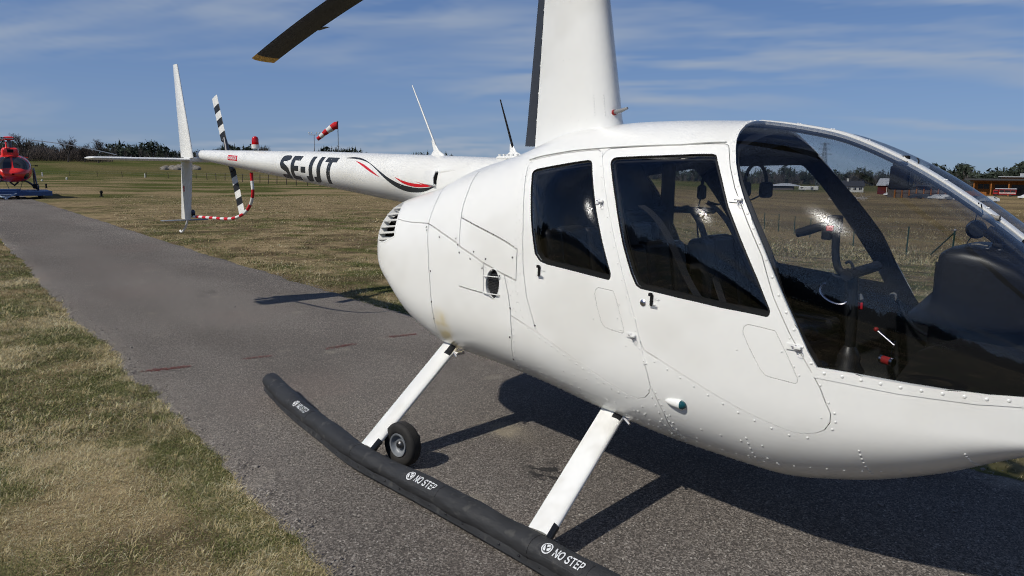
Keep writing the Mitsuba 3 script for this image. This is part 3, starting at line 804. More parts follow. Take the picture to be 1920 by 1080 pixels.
zs = np.r_[1.70, 1.78, 1.84, 1.88, 1.92, np.linspace(2.0, 2.98, 12)]
sec = foil(26, 0.30)
cut = 0.855
front, back = [], []
for z in zs:
    fl = 0.10 * max(0, (1.93 - z) / .23) ** 2
    le, te = 0.045 - 0.172 * (z - 1.877) + fl, -0.672 + 0.108 * (z - 1.763)
    ch = le - te
    th = (0.235 - 0.05 * (z - 1.8) + fl) / (ch * .30)
    f = sec[sec[:, 0] > -cut]
    yl = np.interp(cut, -sec[:26, 0], sec[:26, 1])
    top = sec[:26][sec[:26, 0] > -cut]
    ring = np.vstack([top, [[-cut, yl]], [[-cut, -yl]], (top * [1, -1])[::-1][:-1]])
    front.append(np.stack([le + ring[:, 0] * ch, ring[:, 1] * ch * th, np.full(len(ring), z)], -1))
    rb = np.array([[-cut - .004, yl], [-.95, yl * .72], [-1.0, yl * .45], [-1.0, -yl * .45], [-.95, -yl * .72], [-cut - .004, -yl]])
    back.append(np.stack([le + rb[:, 0] * ch, rb[:, 1] * ch * th, np.full(6, z)], -1))
add(f'{H}__mast_fairing', loft(front), 'white_paint', smooth=40)
add(f'{H}__mast_fairing_stripe', loft(back[1:]), 'charcoal', smooth=40)
rp, rn = [], []
for z in list(np.arange(1.93, 2.95, .155)):
    le, te = 0.045 - 0.172 * (z - 1.877), -0.672 + 0.108 * (z - 1.763)
    ch = le - te
    for c in ((.86, .62, .45, .36) if abs(z % .31) < .2 else (.86,)):
        th = (0.235 - 0.05 * (z - 1.8)) / (ch * .30)
        y = np.interp(c, -sec[:26, 0], sec[:26, 1]) * ch * th
        rp.append([le - c * ch, -y, z]); rn.append([-.2, -1, 0])
for c in np.arange(.2, .88, .075):
    z = 1.90
    le, te = 0.045 - 0.172 * (z - 1.877), -0.672 + 0.108 * (z - 1.763); ch = le - te
    y = np.interp(c, -sec[:26, 0], sec[:26, 1]) * ch * (0.235 - 0.05 * (z - 1.8)) / (ch * .30)
    rp.append([le - c * ch, -y, z + .01 * math.sin(9 * c)]); rn.append([-.2, -1, 0])
for k in range(16):
    z = 1.93 + .105 * (k % 8) / 7; c = .055 if k < 8 else .125
    le, te = 0.045 - 0.172 * (z - 1.877), -0.672 + 0.108 * (z - 1.763); ch = le - te
    y = np.interp(c, -sec[:26, 0], sec[:26, 1]) * ch * (0.235 - 0.05 * (z - 1.8)) / (ch * .30)
    rp.append([le - c * ch, -y, z]); rn.append([.55, -.8, 0])
add(f'{H}__fairing_rivet', hemi_rivets(rp, rn, .0045, .5), 'plain_white', smooth=50, kind='stuff')
pk = add(f'{H}__pitot_tube', tube([[.02, -.03, 1.943], [.075, -.03, 1.952], [.118, -.03, 1.962]], [.011, .011, .006], 12), 'grey_plastic', smooth=40)
add(f'{pk}__collar', cyl([.022, -.03, 1.943], [.034, -.03, 1.945], .015, 16), 'dull_red', smooth=40)
add(f'{H}__rotor_mast', cyl([-.30, 0, 2.9], [-.30 + .30, 0, 3.20], .045, 16), 'dark_steel', smooth=40) if False else add(f'{H}__rotor_mast', cyl([-.22, 0, 2.9], [-.20, 0, 3.22], .045, 16), 'dark_steel', smooth=40)
HUB = np.array([-.20, 0, 3.26])
add(f'{H}__rotor_hub', cat([rbox(HUB + [-.22, -.075, -.05], HUB + [.22, .075, .05], .03), cyl(HUB + [0, -.11, 0], HUB + [0, .11, 0], .05, 14), cyl(HUB + [0, 0, -.14], HUB + [0, 0, .02], .085, 16)]), 'aluminium', smooth=40)
TIP = np.array([-4.83, 0.165, 2.745])
for sgn in (1, -1):
    d = (TIP - HUB) * [1, 1, 0] * sgn
    L = np.linalg.norm(d); d /= L
    side_v = np.array([-d[1], d[0], 0])
    droop = HUB[2] - TIP[2]
    rs = np.r_[0.22, 0.35, 0.55, 0.75, np.linspace(1.0, L - .14, 16), L - .14, L]
    ring0 = foil(12, 0.115)
    chord = 0.235

    def sect(r):
        ch = chord if r > .7 else 0.12 + (chord - 0.12) * max(0, (r - .22) / .48)
        tk = 1.0 if r > .7 else 2.4 - 1.4 * (r - .22) / .48
        c0 = HUB + d * r + np.array([0, 0, -droop * (r / L) ** 1.8])
        pitch = math.radians(6)
        return np.array([c0 - side_v * ((-q[0] - .30) * ch) * math.cos(pitch) * 1 + np.array([0, 0, 1]) * (q[1] * ch * tk - (-q[0] - .30) * ch * math.sin(pitch)) for q in ring0])
    bk = add(f'{H}__rotor_blade', loft([sect(r) for r in rs[:-1]]), 'blade_dark', smooth=40)
    add(f'{bk}__tip', loft([sect(L - .1395), sect(L - .03), sect(L)]), 'tan_tip', smooth=40)
    c0 = HUB + d * 3.55 + np.array([0, 0, -droop * (3.55 / L) ** 1.8])
    q = c0 - side_v * (.70 * chord) + np.array([0, 0, -.70 * chord * math.sin(math.radians(6))])
    M = np.eye(4); M[:3, 0], M[:3, 1] = d, -side_v; M[:3, 2] = np.cross(d, -side_v); M[:3, 3] = q
    add(f'{bk}__trim_tab', put(cbox([-.10, -.01, -.0015], [.10, .035, .0015], .0005), M), 'blade_dark')


# ------------------------------------------------------------------ tail boom
BX = np.array([-6.13, -3.29, -2.43, -1.5, -.8])
BC = np.array([1.794, 1.645, 1.596, 1.543, 1.503])
BR = np.array([.058, .146, .169, .192, .208])


def boom(x, psi, off=0.0, side=1):
    r, z = np.interp(x, BX, BR) + off, np.interp(x, BX, BC)
    psi = np.radians(psi)
    return np.stack([x + 0 * psi, -side * r * np.cos(psi), z + r * np.sin(psi)], -1)


bx = np.r_[-6.165, -6.16, -6.145, np.linspace(-6.12, -.8, 40)]
a = np.linspace(0, 360, 48, endpoint=False)
rings = []
for x in bx:
    sc = 1.0 if x > -6.121 else math.sqrt(max(0.02, 1 - ((-6.12 - x) / .046) ** 2))
    P = boom(np.full(48, max(x, -6.13)), a)
    c = np.array([x, 0, np.interp(max(x, -6.13), BX, BC)])
    P[:, 0] = x
    rings.append(c + (P - c) * [1, sc, sc])
add(f'{H}__tail_boom', loft(rings), 'white_paint', smooth=40)
rp, rn = [], []
for x in (-5.35, -4.72, -4.23, -3.98, -3.42, -2.86, -2.32, -1.78):
    n = int(np.interp(x, BX, BR) * 2 * math.pi / .034)
    for k in range(n):
        for dx in ((0,) if x != -4.72 else (-.02, .02)):
            q = boom(np.array([x + dx]), np.array([360 * k / n]), .0006)[0]
            rp.append(q); rn.append(q - [x + dx, 0, np.interp(x, BX, BC)])
for psi0 in (-62, 62):
    for x in np.arange(-5.0, -1.4, .042):
        q = boom(np.array([x]), np.array([psi0 + 0 * x]), .0006)[0]
        rp.append(q); rn.append(q - [x, 0, np.interp(x, BX, BC)])
for x in np.arange(-4.2, -2.3, .05):
    q = boom(np.array([x]), np.array([-8.0]), .0006)[0]
    if not -3.85 < x < -2.6:
        rp.append(q); rn.append(q - [x, 0, np.interp(x, BX, BC)])
add(f'{H}__boom_rivet', hemi_rivets(rp, rn, .0032, .5, 6), 'plain_white', smooth=50, kind='stuff')


def boom_wrap(poly, off=.0012, x_of=None):
    """a flat print (x, height along the skin) laid on the boom's right side"""
    tris = shapely.get_parts(shapely.constrained_delaunay_triangles(shapely.segmentize(poly, .02)))
    V, F = [], []
    for t in tris:
        c = np.array(t.exterior.coords)[:3]
        F.append([len(V), len(V) + 1, len(V) + 2]); V += list(c)
    V = np.array(V)
    m = trimesh.Trimesh(np.c_[V, np.zeros(len(V))], F, process=True)
    for _ in range(2):
        m = m.subdivide()
    v = m.vertices
    r = np.interp(v[:, 0], BX, BR)
    P = boom(v[:, 0], np.degrees(v[:, 1] / r), off)
    me = trimesh.Trimesh(P, m.faces, process=False)
    if (me.face_normals[:, 1]).mean() > 0:
        me.invert()
    return me


def letters(ch):
    """slanted block letters in a 0..1 by 0..1 cell"""
    w = .255
    bar = lambda x0, y0, x1, y1: sbox(x0, y0, x1, y1)
    if ch == 'S':
        o = sbox(0, 0, .72, 1).buffer(-.2).buffer(.2, 8)
        s = LineString([(.60, .80), (.585, .86), (.50, .89), (.25, .89), (.14, .86), (.12, .78), (.12, .66), (.16, .59), (.30, .53), (.46, .47), (.58, .41), (.60, .32), (.60, .20), (.56, .13), (.46, .11), (.22, .11), (.13, .14), (.115, .22)]).buffer(.128, cap_style=2, join_style=1)
        return s, .77
    if ch == 'E':
        return shapely.union_all([bar(0, 0, w, 1), bar(0, 0, .64, .2), bar(0, .41, .58, .60), bar(0, .8, .64, 1)]), .70
    if ch == '-':
        return bar(0, .36, .34, .58), .42
    if ch == 'J':
        return LineString([(-.10, .115), (.10, .115), (.21, .16), (.25, .30), (.25, 1)]).buffer(.125, cap_style=2, join_style=1), .50
    if ch == 'T':
        return shapely.union_all([bar(0, .8, .72, 1), bar(.245, 0, .475, 1)]), .72


hgt, cur = 0.238, 0.0
ms = []
from shapely import affinity
for ch in 'SE-JJT':
    g, adv = letters(ch)
    g = affinity.affine_transform(g, [.91, .20, 0, 1, cur, 0])
    cur += adv
    ms.append(g)
total = cur
wid = 1.06
ms = [affinity.affine_transform(g, [wid / total, 0, 0, hgt, -3.84, -.138]) for g in ms]
ms = [affinity.affine_transform(g, [1, 0, .028, 1, 0, .028 * 3.84 - .004]) for g in ms]
add(f'{H}__registration_lettering', cat([boom_wrap(g) for g in ms]), 'reg_black', smooth=60, label='dark slanted registration letters SE-JJT on the side of the tail boom')


def chaikin(pts, n=3, sharp=55):
    q = np.array(pts, float)
    for _ in range(n):
        out = []
        for i in range(len(q)):
            a_, b_, c_ = q[i - 1], q[i], q[(i + 1) % len(q)]
            u, w = (a_ - b_) * [1, .003], (c_ - b_) * [1, .003]
            ang_ = np.degrees(np.arccos(np.clip((u @ w) / max(np.linalg.norm(u) * np.linalg.norm(w), 1e-12), -1, 1)))
            out += [b_] if ang_ < sharp else [b_ * .75 + a_ * .25, b_ * .75 + c_ * .25]
        q = np.array(out)
    return q


def boom_poly(pts):
    pts = chaikin(pts)
    return Polygon([(x, np.interp(x, BX, BR) * math.radians(t)) for x, t in pts]).buffer(0)


SW = [(-2.634, 46.1), (-2.541, 51.8), (-2.393, 47.9), (-2.214, 31.5), (-2.036, 12.0), (-1.912, -0.6), (-1.764, -10.0), (-1.602, -12.2), (-1.494, -10.4), (-1.363, -3.5), (-1.465, -14.7), (-1.597, -21.6), (-1.745, -22.7), (-1.882, -13.0), (-2.011, 4.0), (-2.157, 24.4), (-2.299, 39.0), (-2.473, 45.6)]
add(f'{H}__swoosh_stripe', boom_wrap(boom_poly(SW).buffer(.006).buffer(-.004)), 'reg_black', smooth=60)
add(f'{H}__swoosh_stripe', boom_wrap(boom_poly([(-2.478, 38.8), (-2.343, 31.6), (-2.185, 16.4), (-2.057, 1.3), (-2.178, 9.3), (-2.31, 21.8)])), 'red_paint', smooth=60, label='upper red stroke of the boom stripe')
add(f'{H}__swoosh_stripe', boom_wrap(boom_poly([(-1.859, 6.4), (-1.722, -1.2), (-1.613, -2.7), (-1.498, -2.2), (-1.595, 2.2), (-1.481, -1.0), (-1.384, -3.4), (-1.51, -8.4), (-1.635, -10.0), (-1.76, -5.2)])), 'red_paint', smooth=60, label='lower red arrow stroke of the boom stripe')
dk = add(f'{H}__danger_placard', boom_wrap(sbox(-5.12, -.012, -4.86, .042)), 'red_paint', smooth=60, label='red DANGER placard on the tail boom')
tm = meshkit.text_mesh('DANGER', .030, .0004, True)
tb = tm.bounds
v = tm.vertices.copy(); sc = .225 / (tb[1, 0] - tb[0, 0])
xx, yy = -5.105 + (v[:, 0] - tb[0, 0]) * sc, v[:, 1]
P = boom(xx, np.degrees(yy / np.interp(xx, BX, BR)), .0022)
add(f'{dk}__lettering', trimesh.Trimesh(P + np.c_[0 * xx, -v[:, 2], 0 * xx], tm.faces, process=False), 'white_print')
# NACA-like intake behind the cowl
def hump(x, h, lo=-3, hi=29):
    return np.array([boom(np.array([x]), np.array([t_]), -.004 + h * k_)[0] for t_, k_ in ((lo, 0), (lo + 3, .8), ((lo + hi) / 2, 1), (hi - 3, .8), (hi, 0), ((lo + hi) / 2, -.4))])


add(f'{H}__boom_scoop', loft([hump(-1.345, .034), hump(-1.365, .034), hump(-1.42, .020), hump(-1.50, .004)]), 'white_paint', smooth=40)
add(f'{H}__scoop_mouth_shade', loft([hump(-1.3445, .028, 0, 26), hump(-1.340, .027, 1, 25)]), 'cavity_shade')  # solid plug, the shade of the intake mouth put into its colour
add(f'{H}__scoop_ramp', loft([hump(-1.339, .010, 22, 33), hump(-1.28, .012, 25, 35), hump(-1.16, .004, 30, 36)]), 'white_paint', smooth=40)
# aerials and beacon
for base, tip, m, nm in (((-1.568, 0, 1.742), (-1.883, 0, 2.24), 'plain_white', 'aerial'), ((-.786, 0, 1.735), (-.924, 0, 2.076), 'black_matt', 'aerial')):
    b, t = np.array(base), np.array(tip)
    d = (t - b)
    ak = add(f'{H}__{nm}', tube([b + d * .12, b + d * .6, t], [.0075, .006, .004], 8), m, smooth=50, label='slim white whip aerial on the boom' if m == 'plain_white' else 'short black whip aerial behind the mast fairing')
    add(f'{ak}__base', loft([np.array([[b[0] + .075 * s * math.cos(q) + d[0] * h, b[1] + .022 * s * math.sin(q), b[2] - .02 + h * d[2] + .0] for q in np.linspace(0, 2 * math.pi, 16, endpoint=False)]) for s, h in ((1, 0), (.95, .045), (.42, .10), (.16, .24))]), 'plain_white', smooth=50)
bk = add(f'{H}__beacon', cyl([-4.62, 0, np.interp(-4.62, BX, BC) + .125], [-4.62, 0, np.interp(-4.62, BX, BC) + .165], .039, 24), 'plain_white', smooth=40)
zb = np.interp(-4.62, BX, BC) + .155
add(f'{bk}__lens', lathe([[0, 0], [.032, 0], [.034, .010], [.033, .06], [.026, .082], [.011, .091], [0, .093]], 24, at=(-4.62, 0, zb)), 'red_lens', smooth=50, label='red beacon lens on top of the boom')
add(f'{H}__cowl_top_plate', cat([cbox([-.90, -.06, 1.700], [-.70, .06, 1.722], .008), *[cyl([-.88 + .04 * i, y, 1.72], [-.88 + .04 * i, y, 1.735], .009, 8) for i in range(5) for y in (-.04, .04)]]), 'plain_white')

# ------------------------------------------------------------------ tail
fo = foil(14, .10)


def fin(quad, thick, n=8):
    """quad: LE root, TE root, LE tip, TE tip; thickness across y"""
    r = []
    for s in np.linspace(0, 1, n):
        le = np.array(quad[0]) * (1 - s) + np.array(quad[2]) * s
        te = np.array(quad[1]) * (1 - s) + np.array(quad[3]) * s
        ch = te - le
        tk = (thick[0] * (1 - s) + thick[1] * s) / .10
        r.append(np.array([le + ch * (-q[0]) + np.array([0, q[1] * tk, 0]) for q in fo]))
    return loft(r)


TAIL = trimesh.transformations.translation_matrix([.386, -.132, -.006]) @ trimesh.transformations.scale_matrix(.958, [-6.6, 0, 1.75])
_add0 = add


def add(key, mesh, *a_, **k_):
    return _add0(key, mesh.copy().apply_transform(TAIL), *a_, **k_)      # the tail group bolts on just right of the boom end


add(f'{H}__upper_fin', fin([(-6.385, 0, 1.765), (-6.80, 0, 1.775), (-6.735, 0, 2.875), (-6.885, 0, 2.875)], (.055, .030)), 'white_paint', smooth=45)
add(f'{H}__lower_fin', fin([(-6.44, 0, 1.715), (-6.81, 0, 1.715), (-6.60, 0, 1.02), (-6.92, 0, 1.02)], (.06, .05)), 'white_paint', smooth=45)
r = []
for y, k in ((.10, 1.0), (0, 1.0), (-.5, .97), (-1.02, .93), (-1.06, .86), (-1.075, .5)):
    r.append(np.array([[-6.42 - .38 * k * (-q[0]) - .02 * (1 - k) * 10, y, 1.742 + q[1] * .42 * k] for q in fo]))
add(f'{H}__tailplane', loft(r), 'white_paint', smooth=45)
add(f'{H}__tail_spar', cat([rbox([-6.62, -.035, 1.715], [-6.42, .22, 1.775], .02)]), 'plain_white', smooth=40)
rp = [[-6.46 - .0005, -y, 1.7655] for y in np.arange(.06, 1.0, .05)] + [[-6.78, -y, 1.752] for y in np.arange(.06, 1.0, .05)]
add(f'{H}__tail_rivet', cat([hemi_rivets(rp, [[0, 0, 1]] * len(rp), .0034), hemi_rivets([[-6.43 - .29 * (z - 1.77) / 1.1 - .36 + .25 * (z - 1.77) / 1.1, -.012, z] for z in np.arange(1.84, 2.85, .06)], [[0, -1, 0]] * 17, .0034)]), 'plain_white', kind='stuff')
add(f'{H}__bumper_plate', moved(cbox([-.055, -.27, -.006], [.055, .27, .006], .004), (-6.80, 0, 1.005)), 'galvanised')
add(f'{H}__tail_skid', tube([(-6.70, 0, 1.02), (-6.76, 0, .94), (-6.86, 0, .875), (-6.95, 0, .85), (-6.985, 0, .862)], [.014, .014, .013, .012, .014], 8, 20), 'plain_white', smooth=50)
lk = add(f'{H}__tail_lamp', cyl([-6.49, 0, 1.06], [-6.49, 0, 1.10], .022, 14), 'black_matt', smooth=40)
add(f'{lk}__lens', lathe([[0, 0], [.022, 0], [.022, .03], [.014, .045], [0, .05]], 16, at=(-6.49, 0, 1.10)), 'blue_lens', smooth=50)
add(f'{H}__fin_placard', cbox([-6.70, -.0285, 1.36], [-6.66, -.0265, 1.43], .0005), 'red_paint', label='small red and white placard on the lower fin')
add = _add0
# tail rotor guard in red and white bands
gp = resample([(-4.743, 0, 1.60), (-4.742, 0, 1.50), (-4.735, 0, 1.40), (-4.775, 0, 1.31), (-4.85, -.01, 1.225), (-4.98, -.025, 1.158), (-5.17, -.045, 1.112), (-5.48, -.075, 1.096), (-5.80, -.105, 1.092), (-6.115, -.132, 1.088)], 141)
for k in range(20):
    q = gp[k * 7:k * 7 + 8]
    add(f'{H}__guard_band', tube(q, .0165, 10), 'red_paint' if k % 2 == 0 else 'plain_white', smooth=50)
# tail rotor: two blades banded black and white
TH = np.array([-5.87, .215, 1.80])
th = math.radians(113.1)
for s in (1, -1):
    d = np.array([math.cos(th), 0, math.sin(th)]) * s
    e = np.array([-math.sin(th), 0, math.cos(th)]) * s
    y = np.array([0, 1.0, 0])
    pit = math.radians(-9) * s

    def sct(r, k=1):
        cc, ss = math.cos(pit), math.sin(pit)
        return np.array([TH + d * r + (e * cc + y * ss) * ((-q[0] - .3) * .118 * k) + (y * cc - e * ss) * q[1] * .118 * 1.15 for q in fo])
    edges = [.20, .285, .37, .455, .54, .625, .7365]
    rk = None
    for i in range(6):
        key = f'{H}__tail_rotor_blade' if i == 0 else f'{rk}__paint_band'
        kk = add(key, loft([sct(edges[i]), sct(edges[i + 1])]), 'black_paint' if i % 2 == 0 else 'plain_white', smooth=45)
        rk = rk or kk
    add(f'{rk}__root_fitting', cat([tube([TH + d * .03, TH + d * .12, TH + d * .21], [.030, .026, .020], 10), cbox([-.02, -.02, -.02], [.02, .02, .02], .006).apply_translation(TH + d * .19 + e * .03)]), 'dark_steel', smooth=40)
add(f'{H}__tail_gearbox', cat([rbox([-5.96, .03, 1.74], [-5.78, .12, 1.855], .04), cyl([-5.87, .06, 1.80], [-5.87, .25, 1.80], .028, 16), cyl([-5.87, .20, 1.80], [-5.87, .235, 1.80], .045, 16)]), 'black_matt', smooth=40)
add(f'{H}__boom_end_plug', cyl([-6.19, .01, 1.795], [-6.15, .01, 1.795], .046, 18), 'black_matt', smooth=40)

# ------------------------------------------------------------------ landing gear
def strut(foot, top, chord=.145, thick=.040):
    foot, top = np.array(foot, float), np.array(top, float)
    d = top - foot
    n = np.cross(d, [1, 0, 0]); n /= np.linalg.norm(n)
    q = foil(14, .12)
    r = []
    for s in np.linspace(-.02, 1.06, 9):
        c = foot + d * s
        k = 1.0 + .06 * (s - .5)
        r.append(np.array([c + np.array([chord * k * (.40 + p[0] * 1.0) + chord * .1, 0, 0]) + n * p[1] / .12 * thick for p in q]))
    return loft(r), d / np.linalg.norm(d), n


for sd in (1, -1):
    for foot, top in (((-.768, -1.10, .115), (-.865, -.46, .555)), ((.560, -1.075, .115), (.425, -.44, .475))):
        f, t = np.array(foot) * [1, sd, 1], np.array(top) * [1, sd, 1]
        m, d, n = strut(f, t)
        sk = add(f'{H}__gear_strut', m, 'white_paint', smooth=45)
        L = np.linalg.norm(t - f)
        q = foil(14, .12)
        rr = [np.array([f + (t - f) * s + np.array([.148 * (.40 + p[0]) + .0135, 0, 0]) + n * p[1] / .12 * .047 for p in q if p[0] > -.40]) for s in (.915, .95, 1.02)]
        add(f'{sk}__upper_boot', loft(rr), 'black_gloss', smooth=45)
        rr = [np.array([f + (t - f) * s + np.array([.15 * (.40 + p[0]) + .0135, 0, 0]) + n * p[1] / .12 * .050 for p in q if p[0] > -.18]) for s in (-.03, .02, .065)]
        add(f'{sk}__lower_boot', loft(rr), 'black_gloss', smooth=45)
        P = t + np.array([0, 0, .0])
        add(f'{sk}__clamp', cat([cbox(P + [.075, -.03, -.028], P + [.115, .03, -.008], .004), cyl(P + [.09, -.035 * sd, -.012], P + [.13, -.045 * sd, -.03], .006, 8)]), 'aluminium')
    # skid tube
    SK = [(-2.33, -.958, .115), (-2.0, -1.01, .095), (-1.64, -1.06, .082), (-1.11, -1.117, .075), (-.85, -1.15, .075), (-.45, -1.15, .075), (.14, -1.14, .075), (.69, -1.142, .075), (1.1, -1.145, .078), (1.38, -1.145, .10), (1.52, -1.145, .16)]
    SKP = np.array(SK) * [1, sd, 1]
    add(f'{H}__skid', tube(SKP, .026, 10, 60), 'dark_steel', smooth=50)

# padded vinyl covers laced over the skids
for sd in (1, -1):
    cov = np.array(SK[:-1]) * [1, sd, 1]
    p = resample(cov, 150)
    t, N, B = frames(p)
    up = np.array([0, 0, 1.0]); out = np.cross(t, up); out /= np.linalg.norm(out, axis=1, keepdims=True); out *= -1 if False else 1
    out = out * np.sign(out[:, 1:2]) * np.sign(-sd)          # outboard
    a = np.linspace(0, 2 * np.pi, 28, endpoint=False)
    s = np.linspace(0, 1, 150)
    r0 = .058 + .003 * np.sin(23 * s) + .0018 * np.sin(57 * s + 1) + .003 * np.sin(11 * s)
    rings = []
    for i in range(150):
        q = np.stack([np.cos(a), np.sin(a)], -1)
        lump = 1 + .028 * (meshkit.noise(np.c_[q * 1.3, np.full(28, s[i] * 26)], 3) - .5) * 2 + .022 * (meshkit.noise(np.c_[q * 4, np.full(28, s[i] * 90)], 5) - .5) * 2
        rr = r0[i] * lump
        rings.append(p[i] + out[i] * (rr * q[:, 0])[:, None] * 1.05 + up * (np.maximum(rr * q[:, 1] * .92, -.066))[:, None])
    rings = [p[0] + (np.array(rings[0]) - p[0]) * .55] + rings
    ck = add('skid_cover', loft(rings), 'vinyl_cover', smooth=50,
             label='black padded skid cover marked NO STEP on the skid nearest the camera' if sd == 1 else 'black padded skid cover hidden in shade beyond the belly of the white helicopter', category='skid cover')
    # stitched flap with snaps along the outer lower edge
    fl = []
    for i in range(2, 146):
        w = .002 * math.sin(i * .9) + .002 * math.sin(i * .37)
        b = p[i] + out[i] * (.056 + w)
        fl.append([b + up * -.018, b + out[i] * .010 + up * (-.050 + w), b + out[i] * .007 + up * (-.056 + w), b + out[i] * -.004 + up * -.030])
    add(f'{ck}__flap', loft(fl), 'vinyl_cover', smooth=30)
    sp, sn = [], []
    for i in range(6, 146, 5):
        sp.append(p[i] + out[i] * .0635 + up * -.030); sn.append(out[i] * .8 + up * .5)
    add(f'{ck}__snap', hemi_rivets(sp, sn, .0052, .5), 'black_gloss', smooth=50, kind='stuff')
    for i in (62, 118):
        add(f'{ck}__seam', tube(rings[i + 1] + 0, .0016, 4), 'black_matt')
    if sd == 1:
        for xc in (-1.58, -.17, .79):
            i = int(np.argmin(abs(p[:, 0] - xc)))
            # patch frame: along the tube (towards the nose), and around it
            T_, O_ = t[i], out[i]
            r = r0[i] * 1.02

            def on(u, v, off, i=i, T_=T_, O_=O_):
                """u along the tube, v around it from the crown to the inside"""
                ii = np.clip(i + np.asarray(u) / (np.linalg.norm(p[i + 1] - p[i])), 0, 148)
                base = np.stack([np.interp(ii, np.arange(150), p[:, k]) for k in range(3)], -1)
                an = np.asarray(v) / .060 + math.radians(60)
                j = np.clip(np.round(ii).astype(int), 0, 149)
                rad = np.interp(ii, np.arange(150), r0)
                aa = np.degrees(an)
                ring = np.array(rings)[j + 1]
                kf = (an % (2 * np.pi)) / (2 * np.pi) * 28
                k0 = np.floor(kf).astype(int) % 28; k1 = (k0 + 1) % 28; w = (kf - np.floor(kf))[:, None]
                i0 = np.floor(ii).astype(int); i1 = np.minimum(i0 + 1, 149); wi = (ii - i0)[:, None]
                R = np.array(rings)
                q = (R[i0 + 1, k0] * (1 - w) + R[i0 + 1, k1] * w) * (1 - wi) + (R[i1 + 1, k0] * (1 - w) + R[i1 + 1, k1] * w) * wi
                nrm = O_ * np.cos(an)[:, None] + up * np.sin(an)[:, None]
                return q + nrm * np.asarray(off).reshape(-1, 1)

            def lay(poly2d, off):
                tr = shapely.get_parts(shapely.constrained_delaunay_triangles(shapely.segmentize(poly2d, .012)))
                c = shapely.get_coordinates(tr).reshape(-1, 4, 2)[:, :3].reshape(-1, 2)
                m = trimesh.Trimesh(np.c_[c, 0 * c[:, 0]], np.arange(len(c)).reshape(-1, 3), process=True).subdivide()
                v = on(m.vertices[:, 0], m.vertices[:, 1], np.full(len(m.vertices), off))
                return trimesh.Trimesh(v, m.faces, process=False)
            pk = add(f'{ck}__patch', lay(sbox(-.135, -.036, .135, .036).buffer(.004), .0015), 'vinyl_cover', smooth=60)
            tm = meshkit.text_mesh('NO STEP', .036, .0005, True)
            bb = tm.bounds
            k = .158 / (bb[1, 0] - bb[0, 0])
            v = tm.vertices
            q = on(-.048 + (v[:, 0] - bb[0, 0]) * k, (v[:, 1] - .018), .0028 + v[:, 2])
            add(f'{pk}__lettering', trimesh.Trimesh(q, tm.faces, process=False), 'white_print')
            # round emblem: ring, leaning figure and bar
            em = Point(0, 0).buffer(.0255, 24).difference(Point(0, 0).buffer(.0205, 24))
            disc = Point(0, 0).buffer(.0175, 24).difference(shapely.union_all([LineString([(-.013, .012), (.004, -.014)]).buffer(.0032), LineString([(.011, .011), (-.002, -.002)]).buffer(.0028), LineString([(-.004, -.016), (.012, -.012)]).buffer(.002)]))
            add(f'{pk}__emblem', cat([lay(affinity.translate(g, -.088, 0), .0028) for g in [em] + list(getattr(disc, 'geoms', [disc]))]), 'white_print')

# ground-handling wheel beside the skid
W = 'ground_handling_wheel'
tag(W, 'small black-tyred ground handling wheel standing beside the covered skid', 'wheel')
wc = np.array([-.640, -.965, .124])
q = []
for aa in np.linspace(0, 2 * np.pi, 36, endpoint=False):
    c, s = math.cos(aa), math.sin(aa)
    q.append([.0925 + .031 * np.sign(c) * abs(c) ** .75, .040 * np.sign(s) * abs(s) ** .6])
q = np.array(q + [q[0]])
tyre = lathe(q, 48, axis_to=(0.12, -1, 0.03), at=wc)
add(f'{W}__tyre', tyre, 'tyre_rubber', smooth=35)
gr = []
for yy in (-.018, -.006, .006, .018):
    gr.append(lathe([[.1225, yy - .0016], [.1237, yy], [.1225, yy + .0016], [.1215, yy], [.1225, yy - .0016]], 48, axis_to=(0.12, -1, 0.03), at=wc))
add(f'{W}__tread_rib', cat(gr), 'black_matt', smooth=40)
add(f'{W}__rim', lathe([[.018, .010], [.040, .012], [.050, .020], [.056, .036], [.064, .039], [.066, .034], [.061, .030], [.060, -.03], [.03, -.02], [.018, .010]], 36, axis_to=(0.12, -1, 0.03), at=wc), 'galvanised', smooth=35)
add(f'{W}__hub', cat([lathe([[0, -.02], [.022, -.02], [.022, .026], [.014, .034], [0, .034]], 20, axis_to=(.12, -1, .03), at=wc)]), 'dark_steel', smooth=35)
add(f'{W}__axle_bracket', cat([cyl(wc + [0, .03, 0], wc + [0, .10, .0], .013, 12), cbox(wc + [-.03, .09, -.05], wc + [.03, .10, .035], .004)]), 'black_gloss', smooth=35)

# ------------------------------------------------------------------ cabin
add(f'{H}__cabin_floor', cat([cbox([-.10, -.50, .585], [1.62, .50, .605], .004), cbox([1.60, -.34, .60], [1.88, .34, .622], .004)]), 'black_matt')
th = np.linspace(-90, 90, 40)
P = FU.pt(np.full(40, -.10), th); P = P + (np.array([-.10, 0, 1.0]) - P) * .05
P = np.vstack([P, (P * [1, -1, 1])[::-1]])
add(f'{H}__firewall', (np.vstack([P, [[-.10, 0, 1.05]]]), np.stack([np.arange(80), (np.arange(80) + 1) % 80, np.full(80, 80)], -1)), 'grey_trim')


